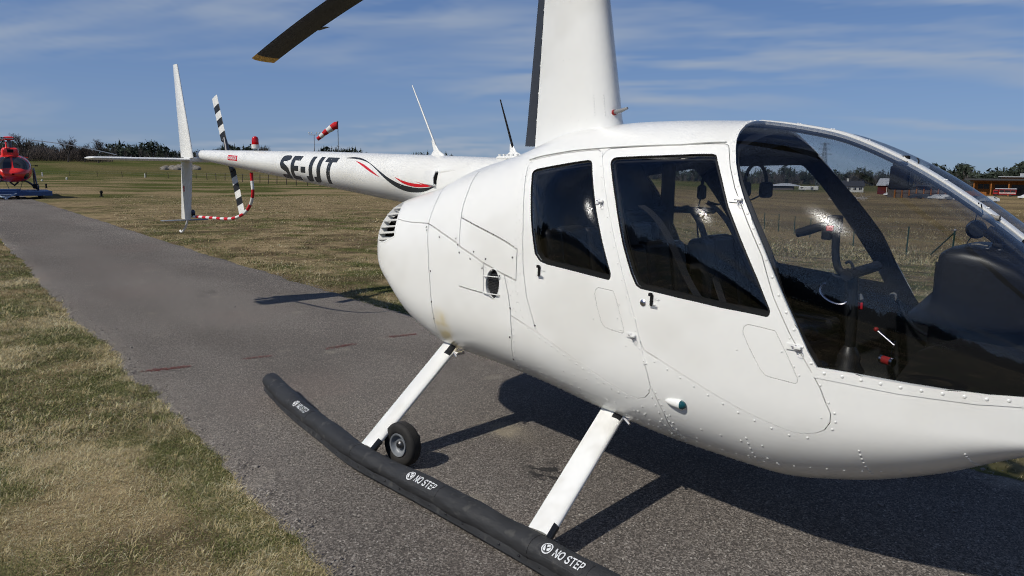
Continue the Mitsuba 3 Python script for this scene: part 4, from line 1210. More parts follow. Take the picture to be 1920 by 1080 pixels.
def seat(y, x, back_top, lab=None):
    k = add(f'{H}__seat', rbox([x + .02, y - .235, .62], [x + .60, y + .235, .86], .045), 'leather', smooth=40, label=lab)
    cush = cat([rbox([x + .06, y - .225, .83], [x + .60, y - .08, .925], .04), rbox([x + .06, y - .10, .83], [x + .61, y + .10, .912], .04), rbox([x + .06, y + .08, .83], [x + .60, y + .225, .925], .04)])
    add(f'{k}__cushion', cush, 'leather', smooth=40)
    bk = cat([rbox([-.055, -.225, 0], [.055, -.09, back_top - .88], .04), rbox([-.065, -.11, 0], [.045, .11, back_top - .87], .04), rbox([-.055, .09, 0], [.055, .225, back_top - .88], .04)])
    add(f'{k}__backrest', moved(bk, (x + .06, y, .88), ry=-.16), 'leather', smooth=40)
    add(f'{k}__stitching', cat([tube([[x + .085, y + s * .10, .93], [x + .005, y + s * .10, back_top - .06]], .003, 5) for s in (-1, 1)]), 'grey_plastic')
    return k


for y in (-.29, .29):
    k = seat(y, .50, 1.30)
    seat(y, -.03, 1.34)
    # shoulder and lap straps
    for path in ([(.42, y - .20, 1.46), (.50, y - .17, 1.36), (.54, y - .15, 1.22), (.60, y - .14, 1.05), (.66, y - .16, .95)],
                 [(.44, y - .02, 1.47), (.53, y + .0, 1.40), (.62, y + .05, 1.22), (.72, y + .10, 1.03), (.80, y + .14, .95)]):
        p = resample(path, 24)
        t, N, B = frames(p)
        yv = np.array([0.12, 1.0, 0.05])
        w = .023
        r = [np.array([c - yv * w, c + yv * w, c + yv * w + [.003, 0, 0], c - yv * w + [.003, 0, 0]]) for c in p]
        add(f'{k}__belt', loft(r), 'belt_web', smooth=30)
    add(f'{k}__buckle', rbox([.655, y - .19, .93], [.70, y - .14, .955], .008), 'chrome', smooth=40)
# harness bar and pillar between the seats, left door frame hardware
add(f'{H}__roof_pillar', cat([tube([[.36, .02, 1.83], [.36, .02, 1.40], [.34, .02, .65]], .035, 12), tube([[.36, -.46, 1.42], [.36, .02, 1.44], [.36, .46, 1.42]], .018, 10)]), 'grey_trim', smooth=40)
add(f'{H}__headliner', loft([np.array([[x, y, float(FU.t(x)) - .045 - .10 * (y / .4) ** 2] for y in np.linspace(-.36, .36, 9)] + [[x, y, float(FU.t(x)) - .075 - .10 * (y / .4) ** 2] for y in np.linspace(.36, -.36, 9)]) for x in np.linspace(-.05, .98, 8)]), 'grey_trim', smooth=40)
# centre tunnel, cyclic with its T-bar
add(f'{H}__centre_tunnel', cat([rbox([.9, -.075, .60], [1.62, .075, .74], .03), rbox([1.05, -.06, .60], [1.25, .06, .80], .03)]), 'leather', smooth=40)
CY = f'{H}__cyclic_stick'
boot = lathe([[.075, 0], [.080, .02], [.062, .05], [.066, .075], [.045, .11], [.048, .135], [.030, .17], [.024, .18], [0, .18]], 22, at=(1.345, 0, .715))
add(CY, tube([[1.345, 0, .80], [1.345, 0, 1.05], [1.335, 0, 1.20]], .022, 14), 'black_gloss', smooth=40)
add(f'{CY}__boot', boot, 'leather', smooth=40)
add(f'{CY}__cross_tube', cyl([1.315, .30, 1.215], [1.33, -.06, 1.205], .023, 18), 'black_matt', smooth=40)
add(f'{CY}__grip_arm', tube([[1.318, .0, 1.215], [1.280, -.005, 1.215], [1.262, -.005, 1.25], [1.252, -.005, 1.34], [1.247, -.005, 1.42]], .0165, 12, 24), 'black_matt', smooth=40)
gk = add(f'{CY}__grip', cat([tube([[1.245, -.005, 1.405], [1.19, -.01, 1.400], [1.12, -.02, 1.376], [1.085, -.025, 1.365]], [.019, .017, .021, .018], 12, 16), rbox([1.215, -.035, 1.375], [1.268, .022, 1.452], .010), rbox([1.195, -.030, 1.345], [1.235, .012, 1.385], .008)]), 'black_matt', smooth=40)
add(f'{gk}__red_button', rbox([1.222, -.046, 1.385], [1.252, -.030, 1.408], .005), 'red_paint')
add(f'{CY}__cord', tube([[1.30, .0, 1.25], [1.325, -.01, 1.255], [1.335, -.012, 1.225], [1.30, -.015, 1.19], [1.25, -.01, 1.20]], .006, 7, 24), 'black_gloss', smooth=40)
add(f'{H}__wire_handle', tube([[1.24, -.05, 1.16], [1.22, -.05, 1.13], [1.24, -.06, 1.105], [1.34, -.06, 1.095]], .005, 7, 20), 'chrome', smooth=40)
# instrument pod, pedestal and chin panel
pr = []
for x, zt, zb2, w in ((1.655, 1.325, 1.10, .205), (1.662, 1.350, 1.075, .222), (1.69, 1.368, 1.065, .232), (1.74, 1.370, 1.06, .235), (1.80, 1.362, 1.06, .235), (1.90, 1.335, 1.07, .228), (2.0, 1.26, 1.09, .20), (2.08, 1.19, 1.10, .15), (2.10, 1.16, 1.11, .12)):
    zt = min(zt, float(FU.t(x + .055)) - .05)
    aa = np.linspace(0, 2 * np.pi, 36, endpoint=False)
    c, s = np.cos(aa), np.sin(aa)
    pr.append(np.stack([np.full(36, x) + .10 * (s < 0) * s * (x < 1.9), w * np.sign(c) * abs(c) ** .24, (zt + zb2) / 2 + (zt - zb2) / 2 * np.sign(s) * abs(s) ** .28], -1))
pk = add(f'{H}__instrument_pod', loft(np.array(pr) + [.055, 0, 0]), 'leather', smooth=45)
add(f'{pk}__screw', hemi_rivets([[1.85, -.15, 1.366], [1.88, -.12, 1.362], [1.86, .05, 1.365]], [[0, 0, 1]] * 3, .006), 'grey_plastic')
add(f'{pk}__panel', cbox([1.703, -.20, 1.10], [1.713, .20, 1.31], .003), 'black_matt')
for y in (-.13, -.04, .05, .14):
    for z in (1.16, 1.255):
        dkk = add(f'{pk}__dial', cyl([1.695, y, z], [1.705, y, z], .038, 20), 'grey_plastic', smooth=40)
        add(f'{dkk}__face', cyl([1.692, y, z], [1.6945, y, z], .033, 20), 'black_gloss', smooth=40)
add(f'{H}__pedestal', cat([rbox([1.68, -.16, .62], [2.02, .16, 1.10], .03)]), 'black_matt', smooth=40)
add(f'{H}__chin_panel', cat([loft([np.array([[1.55, y, .62], [1.60, y, .80], [1.70, y, .985], [1.80, y, 1.035], [2.05, y, 1.02], [2.1, y, .95], [2.05, y, .80], [1.85, y, .66]]) * [1, 1, 1] for y in (-.02, -.18, -.29)])]), 'black_matt')
for y in (-.30, -.17, .17, .30):
    add(f'{H}__pedal', cat([cbox([1.58, y - .04, .66], [1.60, y + .04, .75], .004), cyl([1.60, y, .70], [1.72, y, .64], .008, 8)]), 'dark_steel')
add(f'{H}__mixture_lever', cat([tube([[1.452, -.01, .985], [1.53, -.02, .935]], .0045, 8)]), 'chrome', smooth=40)
add(f'{H}__lever_knob', trimesh.creation.icosphere(2, .010).apply_translation([1.45, -.01, .987]), 'dull_red', smooth=True)
add(f'{H}__control_lock', cat([cyl([1.49, -.02, .868], [1.525, -.03, .866], .017, 16)]), 'dull_red', smooth=40)
add(f'{H}__lock_cap', cat([cyl([1.48, -.018, .868], [1.49, -.02, .868], .018, 16), cyl([1.525, -.03, .866], [1.537, -.033, .866], .018, 16), tube([[1.52, -.02, .89], [1.525, -.02, .92], [1.53, -.02, .95]], .003, 5)]), 'chrome', smooth=40)
add(f'{H}__pull_tab', cat([cbox([1.34, .02, 1.055], [1.375, .03, 1.085], .003)]), 'red_paint')
add(f'{H}__tab_bracket', moved(cbox([-.03, -.006, -.014], [.03, .006, .014], .003), (1.345, .02, 1.10), ry=-.45), 'galvanised')
add(f'{H}__fuel_valve_handle', cat([cbox([1.56, .30, .97], [1.58, .36, 1.05], .004), cbox([1.54, .29, 1.03], [1.60, .37, 1.06], .006)]), 'copper')
add(f'{H}__door_pull', tube([[1.33, .50, 1.08], [1.39, .485, .98], [1.45, .48, .92], [1.54, .48, .895]], .008, 8, 20), 'black_gloss', smooth=40)
add(f'{H}__door_knob', cyl([1.335, .48, 1.06], [1.345, .44, 1.055], .018, 14), 'beige_plug', smooth=40)

# compass hanging from the bow
CK = add(f'{H}__magnetic_compass', rbox([1.455, -.035, 1.565], [1.525, .035, 1.660], .008), 'black_matt', smooth=40, label='black box compass hanging from the windscreen bow')
add(f'{CK}__bracket', cat([cbox([1.462, -.03, 1.66], [1.520, .03, 1.678], .003), cbox([1.468, -.015, 1.676], [1.512, .015, 1.70], .003)]), 'black_matt')
add(f'{CK}__cord', tube([[1.520, 0, 1.668], [1.540, 0, 1.660], [1.548, 0, 1.68], [1.540, 0, 1.69]], .003, 6, 14), 'black_gloss', smooth=40)
add(f'{CK}__card', cbox([1.528, -.02, 1.585], [1.5285, .02, 1.645], .0002), 'grey_plastic')

# ball-arm device mount with two cord plugs over the pod
K = 'device_mount'
tag(K, 'black ball-jointed device mount arm inside the windscreen above the instrument pod', 'phone mount')
add(f'{K}__suction_cup', lathe([[0, -.018], [.030, -.018], [.036, 0], [.030, .018], [0, .018]], 24, axis_to=(.45, -.85, .2), at=(1.775, -.02, 1.425)), 'black_gloss', smooth=45)
add(f'{K}__arm', cat([tube([[1.79, -.02, 1.422], [1.815, -.02, 1.415]], .010, 10), tube([[1.812, -.02, 1.420], [1.845, -.02, 1.402], [1.868, -.02, 1.385], [1.905, -.02, 1.360]], [.022, .027, .020, .027], 14, 18), rbox([1.835, -.045, 1.362], [1.875, .005, 1.380], .007)]), 'black_matt', smooth=45)
add(f'{K}__clamp_head', moved(rbox([-.03, -.03, -.045], [.03, .03, .045], .012), (1.94, -.02, 1.36), ry=.6), 'black_matt', smooth=45)
K = 'headset_plugs'
tag(K, 'pair of pale grey headset plugs hanging on thin cords above the instrument pod', 'cable')
for z, x in ((1.472, 1.795), (1.362, 1.768)):
    add(f'{K}__plug', tube([[x, -.03, z], [x + .025, -.032, z + .001], [x + .040, -.034, z], [x + .055, -.035, z - .001]], [.009, .012, .008, .010], 10), 'beige_plug', smooth=45)
add(f'{K}__cord', cat([tube([[1.775, -.025, 1.525], [1.772, -.025, 1.47], [1.765, -.025, 1.44]], .0022, 5, 12), tube([[1.765, -.025, 1.40], [1.748, -.025, 1.36], [1.745, -.025, 1.32]], .0022, 5, 12), tube([[1.785, -.03, 1.52], [1.795, -.03, 1.475]], .002, 5, 8)]), 'black_gloss')
add(f'{K}__cord_clip', cbox([1.735, -.04, 1.318], [1.80, -.012, 1.338], .005), 'black_matt')


# headsets hung at the far door
def headset(loc, rz, lab):
    k = 'headset'
    n = 0
    while any(s.startswith(k + '__') for s in scene) or k in labels:
        n += 1; k = f'headset_{n:03d}'
    tag(k, lab, 'headset', 'headsets hung in the cabin')
    aa = np.linspace(-.25, math.pi + .25, 24)
    add(f'{k}__band', moved(tube(np.stack([.085 * np.cos(aa), 0 * aa, .095 * np.sin(aa)], -1), .009, 8), loc, rz), 'black_matt', smooth=40)
    for s in (-1, 1):
        add(f'{k}__ear_cup', moved(rbox([-.02 + s * .085, -.036, -.075], [.02 + s * .085, .036, .005], .018), loc, rz), 'black_matt', smooth=40)
    add(f'{k}__boom_microphone', moved(tube([[.09, -.02, -.05], [.06, -.09, -.09], [-.02, -.12, -.085]], [.004, .004, .004, .012], 7, 16), loc, rz), 'black_gloss', smooth=40)
    add(f'{k}__cable', moved(tube([[-.09, 0, -.07], [-.10, .01, -.25], [-.06, .02, -.45], [-.04, .03, -.62]], .0045, 6, 24), loc, rz), 'black_gloss', smooth=40)


headset((.46, .33, 1.56), .3, 'left one of two black headsets hung against the far door window')
headset((.66, .36, 1.58), -.4, 'right one of two black headsets hung against the far door window')

# ================================================================== ground
def H_(x, y):
    """height of the land"""
    x, y = np.asarray(x, float), np.asarray(y, float)
    dx, dy = x - 2.58, y + 3.13
    r = np.hypot(dx, dy)
    az = np.degrees(np.arctan2(dy, -dx))
    ss = lambda a, b, v: (lambda t: t * t * (3 - 2 * t))(np.clip((v - a) / (b - a), 0, 1))
    drop = np.interp(r, [0, 9, 20, 31, 60, 150, 300, 500, 3000], [0, 0, -.75, -1.55, -2.5, -3.7, -5.0, -5.6, -5.8])
    hill = np.interp(r, [0, 215, 300, 400, 470, 600, 900, 3000], [0, 0, 3.6, 6.4, 7.2, 5.0, 4, 4])
    A = ss(40, 66, az) * (1 - ss(112, 150, az))
    B = (1 - ss(28, 46, az)) * ss(-40, -8, az)
    rear = np.interp(r, [0, 30, 120, 400, 3000], [0, 0, 1.0, 3.0, 3.0]) * (ss(-170, -120, az) * (1 - ss(-60, -30, az)))
    return drop * A + hill * B + rear


rad = np.r_[np.linspace(0.0, 30, 61)[1:], np.geomspace(31, 3000, 90)]
ang = np.linspace(-180, 180, 361)[:-1]
RR, AA = np.meshgrid(rad, np.radians(ang), indexing='ij')
gx, gy = 2.58 - RR * np.cos(AA), -3.13 + RR * np.sin(AA)
# asphalt strip edges
LEFT = np.array([(-60, 2.6), (-46, 1.45), (-30, .45), (-17.5, -.51), (-11.75, -.94), (-8, -1.25), (-5.03, -1.47), (-3.2, -1.58), (-1.59, -1.66), (.08, -1.86), (1.6, -2.02), (4, -2.25), (9, -2.6), (16, -3.1)])
RIGHT = np.array([(-60, 6.0), (-45.5, 4.79), (-30, 3.55), (-18, 2.6), (-11.6, 2.1), (-4.38, 1.62), (0, 1.55), (1.63, 1.53), (4, 1.45), (9, 1.1), (16, .6)])


def yl(x): return np.interp(x, LEFT[:, 0], LEFT[:, 1])
def yr(x): return np.interp(x, RIGHT[:, 0], RIGHT[:, 1])


def turf_relief(x, y):
    p = np.stack([np.asarray(x) * 1.0, np.asarray(y) * 1.0, 0 * np.asarray(x)], -1)
    d = np.maximum(yl(x) - y, y - yr(x))
    on = np.clip((d + .02) / .25, 0, 1)
    return -.035 + on * (.035 + .05 * (meshkit.fbm(p * .45, 2, 4) - .4))


gz = H_(gx, gy) + np.where((RR < 70), turf_relief(gx, gy), 0.0)
v = np.stack([gx, gy, gz], -1).reshape(-1, 3)
na, nr = len(ang), len(rad)
i, j = np.meshgrid(np.arange(nr - 1), np.arange(na), indexing='ij')
q = np.stack([i * na + j, i * na + (j + 1) % na, (i + 1) * na + (j + 1) % na, (i + 1) * na + j], -1).reshape(-1, 4)
f = np.vstack([q[:, [0, 1, 2]], q[:, [0, 2, 3]]])
v = np.vstack([v, [[2.58, -3.13, 0.0]]])
f = np.vstack([f, np.stack([np.full(na, len(v) - 1), np.arange(na), (np.arange(na) + 1) % na], -1)])
m = trimesh.Trimesh(v, f, process=False)
if m.face_normals[:, 2].mean() < 0:
    m.invert()
add('ground', m, 'turf', smooth=True, kind='structure', label='rough grass field with dry and green patches')

# asphalt strip: one sheet with ragged edges
def jag(x, s, y):
    p = np.stack([x, 0 * x + s, 0 * x], -1)
    return y + s * (.16 * (meshkit.fbm(p * [1.3, 1, 1], 4, 9) - .5) + .06 * (meshkit.noise(p * [9, 1, 1], 2) - .5) * np.clip(1 - (abs(x) - 12) / 30, 0.3, 1))


ax = np.r_[np.arange(-60, -14, .35), np.arange(-14, 5, .035), np.arange(5, 16.1, .3)]
Lx, Rx = jag(ax, -1.0, yl(ax)), jag(ax, 1.0, yr(ax))
k = 28
s = np.linspace(0, 1, k)
V = np.stack([np.repeat(ax[:, None], k, 1), Lx[:, None] * (1 - s) + Rx[:, None] * s, np.zeros((len(ax), k))], -1)
edge = np.minimum(s, 1 - s) == 0
V[:, edge, 2] = -.03
V[..., 2] += .0015 * np.sin(V[..., 0] * .7) * 0
i, j = np.meshgrid(np.arange(len(ax) - 1), np.arange(k - 1), indexing='ij')
q = np.stack([i * k + j, (i + 1) * k + j, (i + 1) * k + j + 1, i * k + j + 1], -1).reshape(-1, 4)
add('asphalt_strip', (V.reshape(-1, 3), q), 'asphalt', smooth=True, kind='structure', label='narrow worn asphalt strip')

# loose grit along the edges and here and there on the strip
GP = []
for n, fy in ((520, lambda x: jag(x, -1.0, yl(x)) + np.abs(rng.normal(.02, .10, len(x)))), (500, lambda x: jag(x, 1.0, yr(x)) - np.abs(rng.normal(.02, .10, len(x)))), (260, lambda x: rng.uniform(-1.5, 1.4, len(x)))):
    x = rng.uniform(-9, 2.6, n)
    GP.append(np.stack([x, fy(x), 0 * x], -1))
GP = np.vstack(GP)
oc = trimesh.creation.icosphere(1, 1.0)
ov = oc.vertices
sz = rng.uniform(.0025, .0075, len(GP)) * np.where(rng.random(len(GP)) < .06, 1.9, 1)
V = GP[:, None] + ov[None] * (1 + .35 * rng.uniform(-1, 1, (len(GP), len(ov), 1))) * sz[:, None, None] * np.array([1, 1, .6]) + np.array([0, 0, .3])[None, None] * sz[:, None, None]
F = (oc.faces[None] + len(ov) * np.arange(len(GP))[:, None, None]).reshape(-1, 3)
add('loose_grit', (V.reshape(-1, 3), F), 'grit', kind='stuff', label='loose grit scattered along the edges of the asphalt', category='grit')

# faded red dashes across the strip: worn paint left in flecks
DASH = [((-3.62, -1.47), (-3.526, -1.085)), ((-3.488, -.716), (-3.411, -.426)), ((-3.345, -.008), (-3.350, .364)), ((-3.390, .70), (-3.330, 1.045))]
for (a0, b0), strength in zip(DASH, (.66, .60, .50, .48)):
    a0, b0 = np.array(a0), np.array(b0)
    L = np.linalg.norm(b0 - a0); d = (b0 - a0) / L; nn = np.array([-d[1], d[0]])
    n1, n2 = int(L / .012), 8
    U, Wd = np.meshgrid(np.arange(n1) * .012, (np.arange(n2) - n2 / 2) * .012, indexing='ij')
    U, Wd = U.ravel(), Wd.ravel()
    pr = meshkit.fbm(np.stack([U * 5, Wd * 9, 0 * U + a0[1]], -1), 3, 6)
    fade = np.clip(1 - np.abs(Wd) / .05, 0, 1) * np.clip(np.minimum(U, L - U) / .05, .2, 1)
    keep = rng.random(len(U)) < np.clip(strength * fade * (.5 + pr) * 1.5, 0, 1)
    V, F = [], []
    for u, w in zip(U[keep], Wd[keep]):
        c = a0 + d * (u + rng.uniform(-.003, .003)) + nn * (w + rng.uniform(-.003, .003))
        r = rng.uniform(.004, .0085)
        b = len(V)
        aa = rng.uniform(0, 6.28) + np.arange(5) * 2 * np.pi / 5
        V += [[c[0] + r * math.cos(t), c[1] + r * math.sin(t), .004] for t in aa]
        F += [[b, b + 1, b + 2], [b, b + 2, b + 3], [b, b + 3, b + 4]]
    add('painted_dash', (np.array(V), np.array(F)), 'road_red', kind='structure')


# ------------------------------------------------------------------ grass
def blades(P, h, w, lean, az, foot_shade_col, tip_col):
    """three-triangle bent blades at P"""
    n = len(P)
    d = np.stack([np.cos(az), np.sin(az), 0 * az], -1)
    sd = np.stack([-np.sin(az), np.cos(az), 0 * az], -1) * (w / 2)[:, None]
    up = np.array([0, 0, 1.0])
    c, s = np.cos(lean)[:, None], np.sin(lean)[:, None]
    m = P + (up * c + d * s) * (h * .55)[:, None]
    l2 = np.minimum(lean * 1.7 + .15, 1.75)
    t = m + (up * np.cos(l2)[:, None] + d * np.sin(l2)[:, None]) * (h * .45)[:, None]
    t[:, 2] = np.maximum(t[:, 2], P[:, 2] + .004)
    V = np.stack([P - sd, P + sd, m - sd * .8, m + sd * .8, t], 1)
    F = np.array([[0, 1, 3], [0, 3, 2], [2, 3, 4]])
    col = np.stack([foot_shade_col, foot_shade_col, (foot_shade_col + tip_col) / 2, (foot_shade_col + tip_col) / 2, tip_col], 1)
    return V.reshape(-1, 3), (F[None] + 5 * np.arange(n)[:, None, None]).reshape(-1, 3), col.reshape(-1, 3)


def np_turf(x, y):
    return meshkit.fbm(np.stack([x * 1.7, y * 1.7, 0 * x + 2.0], -1), 4, 0)


STRAW = np.array([[.49, .40, .21], [.43, .345, .17], [.62, .54, .35], [.32, .25, .13]])
GREEN = np.array([[.105, .122, .030], [.14, .152, .042], [.078, .097, .026], [.21, .205, .07]])


def sow(x, y, hmul, wmul, straw_bias=0.0, tall=0.0):
    n = len(x)
    z = H_(x, y) + turf_relief(x, y) - .006
    g = np_turf(x, y) + .30 * (meshkit.noise(np.stack([x * 5, y * 5, 0 * x], -1), 5) - .5)
    pg = np.clip((g - .47 - straw_bias) * 3.6 + .41 + .55 * (meshkit.noise(np.stack([x * 9, y * 9, 0 * x + 2], -1), 15) - .5), .10, .80)
    isg = rng.random(n) < pg
    ci = rng.integers(0, 4, n)
    col = np.where(isg[:, None], GREEN[ci], STRAW[ci]) * rng.uniform(.7, 1.45, (n, 1))
    clump = meshkit.noise(np.stack([x * 3.2, y * 3.2, 0 * x + 4], -1), 12)
    h = np.where(isg, rng.uniform(.015, .04, n), rng.uniform(.02, .065, n)) * hmul * (.65 + .65 * clump) * (1 + tall)
    lean = np.where(isg, rng.uniform(.1, .9, n), rng.uniform(.45, 1.45, n))
    # dead blades lie in combed swirls
    flow = 6.28 * meshkit.fbm(np.stack([x * .8, y * .8, 0 * x + 7], -1), 3, 21) * 2
    az = np.where(isg, rng.uniform(0, 6.28, n), flow + rng.normal(0, 1.2, n))
    w = np.where(isg, rng.uniform(.0018, .0034, n), rng.uniform(.0012, .0026, n)) * wmul
    return blades(np.stack([x, y, z], -1), h, w, lean, az, col * .50, np.minimum(col * 1.12, .75))  # blade feet darkened in colour for the shade between blades


def scatter(n, xa, xb, fy, dens=None):
    x = rng.uniform(xa, xb, n)
    lo, hi = fy(x)
    y = lo + (hi - lo) * rng.random(n)
    return x, y


parts = []
edgeL = lambda x: jag(x, -1.0, yl(x))
edgeR = lambda x: jag(x, 1.0, yr(x))
# left verge, thick near the camera
for n, xa, xb, wd, hm, wm in ((260000, -2.2, 2.3, 1.35, .78, .9), (90000, -6.5, -2.2, 1.1, 1.0, 1.5), (26000, -13, -6.5, 1.2, 1.1, 2.4), (16000, -40, -13, 2.0, 1.2, 4.5), (36000, -12, 3.5, 4.0, 1.0, 2.0)):
    x = rng.uniform(xa, xb, n)
    y = edgeL(x) + .03 - np.abs(rng.random(n)) ** 1.15 * wd
    parts.append(sow(x, y, hm, wm))
# runners of dead grass creeping onto the asphalt
x = rng.uniform(-8, 2.4, 7000); y = edgeL(x) + np.abs(rng.normal(0, .035, 7000))
parts.append(sow(x, y, .8, 1.1, .12))


def join(parts):
    o, V, F, C = 0, [], [], []
    for v, f, c in parts:
        V.append(v); F.append(f + o); C.append(c); o += len(v)
    return (np.vstack(V), np.vstack(F)), np.vstack(C)


# bleached tufts standing out of the mat
for n, xa, xb, wd in ((300, -2.4, 2.2, 1.5), (260, -8, -2.4, 1.3)):
    tx = rng.uniform(xa, xb, n); ty = edgeL(tx) - rng.random(n) * wd
    for k_ in range(34):
        sp_ = .022 + .02 * rng.random(n)
        aa = rng.uniform(0, 6.28, n); rr = np.abs(rng.normal(0, 1, n)) * sp_
        x, y = tx + rr * np.cos(aa), ty + rr * np.sin(aa)
        z = H_(x, y) + turf_relief(x, y) - .004
        ci = rng.integers(0, 3, n)
        col = STRAW[ci] * rng.uniform(.85, 1.35, (n, 1))
        h = rng.uniform(.025, .065, n)
        parts.append(blades(np.stack([x, y, z], -1), h, rng.uniform(.0012, .0024, n) * (1.6 if xb < -2 else 1), rng.uniform(.3, 1.35, n), aa + rng.normal(0, .6, n), col * .8, np.minimum(col * 1.1, .8)))  # tuft feet coloured darker than the tips, as if shaded
m, c = join(parts)
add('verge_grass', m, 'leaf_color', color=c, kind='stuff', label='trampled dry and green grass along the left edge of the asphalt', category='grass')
parts = []
for n, r0, r1, hm, wm in ((70000, 6.5, 14, 1.15, 2.2), (70000, 12, 26, 1.3, 4.5), (50000, 24, 52, 1.5, 9.0)):
    r = np.sqrt(rng.uniform(r0 ** 2, r1 ** 2, n)); az = np.radians(rng.uniform(14, 96, n))
    x, y = 2.58 - r * np.cos(az), -3.13 + r * np.sin(az)
    k = y > edgeR(x) - .03
    parts.append(sow(x[k], y[k], hm, wm, .02))
x = rng.uniform(-18, 4, 26000); y = edgeR(x) - .05 + np.abs(rng.normal(0, .35, 26000))
parts.append(sow(x, y, 1.1, 2.0, -.10))
m, c = join(parts)
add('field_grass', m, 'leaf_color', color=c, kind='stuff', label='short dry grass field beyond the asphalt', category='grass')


def loc(az, r, dz=0.0):
    """a surveyed point: bearing from tail-ward towards the far side in degrees, range in metres from the survey mark beside the strip"""
    a_ = math.radians(az)
    x, y = 2.58 - r * math.cos(a_), -3.13 + r * math.sin(a_)
    return np.array([x, y, float(H_(x, y)) + dz])


# tall dead grass along the wire fence and in the low field
parts = []
for n, azr, rr, hm in ((9000, (58, 77), (29, 38), 4.5), (12000, (56, 82), (36, 75), 5.5), (9000, (50, 84), (70, 150), 6)):
    az = rng.uniform(*azr, n); r = rng.uniform(*rr, n)
    x, y = 2.58 - r * np.cos(np.radians(az)), -3.13 + r * np.sin(np.radians(az))
    keep = meshkit.fbm(np.stack([x * .12, y * .12, 0 * x], -1), 3, 3) > .42
    parts.append(sow(x[keep], y[keep], hm, 7 + rr[0] * .12, .25))
m, c = join(parts)
add('tall_dead_grass', m, 'leaf_color', color=c * .85, kind='stuff', label='tall straw coloured dead grass around the wire fence', category='grass')

# ================================================================== fences, masts, small field things
def post_line(key, lab, pts, h, r, bsdf, wires, square=True, wire_r=.004, lean=.02, cat_='fence'):
    tag(key, lab, cat_)
    tops = []
    for p in pts:
        t = p + np.array([rng.normal(0, lean), rng.normal(0, lean), h * rng.uniform(.94, 1.05)])
        tops.append(t)
        m = tube([p - [0, 0, .1], t], [r, r * .92], 4 if square else 7)
        add(f'{key}__post', m, bsdf)
    for f in wires:
        q = [p + (t - p) * f for p, t in zip(pts, tops)]
        ws_ = [tube([q[i], (q[i] + q[i + 1]) / 2 - [0, 0, .02], q[i + 1]], wire_r, 4) for i in range(len(q) - 1)]
        add(f'{key}__wire', cat(ws_), 'wire')
    return tops


# wire mesh fence in the low field, seen through the cabin (range shrinks towards the corner post)
RPX = [(60.4, 58), (62.0, 56), (63.0, 54.5), (64.1, 52), (65.2, 49), (66.5, 46), (68.1, 41), (69.3, 38.5), (71.5, 35), (74.2, 30.5)]
pts = [loc(a_, r) for a_, r in RPX]
tops = post_line('wire_fence', 'low green-posted wire fence crossing the dry field, seen through the cabin glass', pts, 1.25, .032, 'post_green', (.97, .60, .25))
c_ = tops[-1]
add('wire_fence__brace', tube([c_ - [0, 0, .08], pts[-2] * .42 + pts[-1] * .58 + [0, 0, .25]], .026, 6), 'post_green', label='slanting brace of the corner post')
add('wire_fence__post_cap', trimesh.creation.icosphere(1, .05).apply_translation(c_), 'grey_plastic')
# farm fence at the foot of the hill
a_ = np.array([8.5, 10, 11.6, 13.2, 14.7, 16.2, 17.6, 18.6, 19.4, 20.1, 20.7, 21.3, 21.9, 22.5, 23.1, 23.7, 24.3, 24.9, 25.6, 26.3, 27.1, 28.0, 29.0, 30.2, 31.5])
r_ = np.interp(a_, [8.5, 16, 19, 22, 26, 31.5], [212, 190, 160, 122, 92, 74])
post_line('field_fence', 'line of thin dark posts with wire across the field at the foot of the hill', [loc(x, y) for x, y in zip(a_, r_)], 1.25, .055, 'post_wood', (.95, .6), square=False, wire_r=.012, lean=.05)

# windsock
WS = loc(29.45, 100)
tag('windsock', 'red and white banded windsock on a thin dark pole beyond the tail boom', 'windsock')
top = WS + [0, 0, 7.95]
add('windsock__pole', tube([WS, top], [.06, .045], 10), 'galvanised', smooth=40)
add('windsock__top_fitting', cat([cyl(top - [0, 0, .1], top + [0, 0, .35], .03, 8), cbox(top + [-.12, -.04, .12], top + [.12, .04, .24], .02), cyl(top + [-.18, 0, .30], top + [.18, 0, .30], .03, 6)]), 'dark_steel')
rt = np.array([0.680, 0.733, 0.0])          # crosswind direction
sp = [top + [0, 0, -.25] - rt * .05, top - rt * .45 + [0, 0, -.35], top - rt * .85 + [0, 0, -.62], top - rt * 1.5 + [0, 0, -1.05], top - rt * 2.1 + [0, 0, -1.55], top - rt * 2.75 + [0, 0, -2.05]]
p = resample(sp, 41)
rd = np.interp(np.linspace(0, 1, 41), [0, .12, .3, 1], [.46, .47, .42, .24]) * (1 + .05 * np.sin(np.linspace(0, 26, 41)))
e = [0, 10, 19, 27, 34, 41]
for i in range(5):
    s0, s1 = e[i], min(e[i + 1] + 1, 41)
    add('windsock__sock_band', tube(p[s0:s1], rd[s0:s1], 16, cap=(i == 0)), 'sock_red' if i % 2 == 0 else 'sock_white', smooth=50)
# weather mast
WM = loc(27.7, 150)
tag('weather_mast', 'thin weather mast with small instruments on a cross-arm, left of the windsock', 'mast')
add('weather_mast__pole', tube([WM, WM + [0, 0, 8.8]], [.09, .06], 8), 'galvanised', smooth=40)
tp = WM + [0, 0, 8.8]
add('weather_mast__cross_arm', cat([cyl(tp - rt * 1.0, tp + rt * 1.0, .045, 8)]), 'galvanised')
for s in (-1, -.45, .5, 1):
    add('weather_mast__instrument', cat([cyl(tp + rt * s, tp + rt * s + [0, 0, .35], .03, 6), trimesh.creation.icosphere(1, .13).apply_translation(tp + rt * s + [0, 0, .42])]), 'house_white')
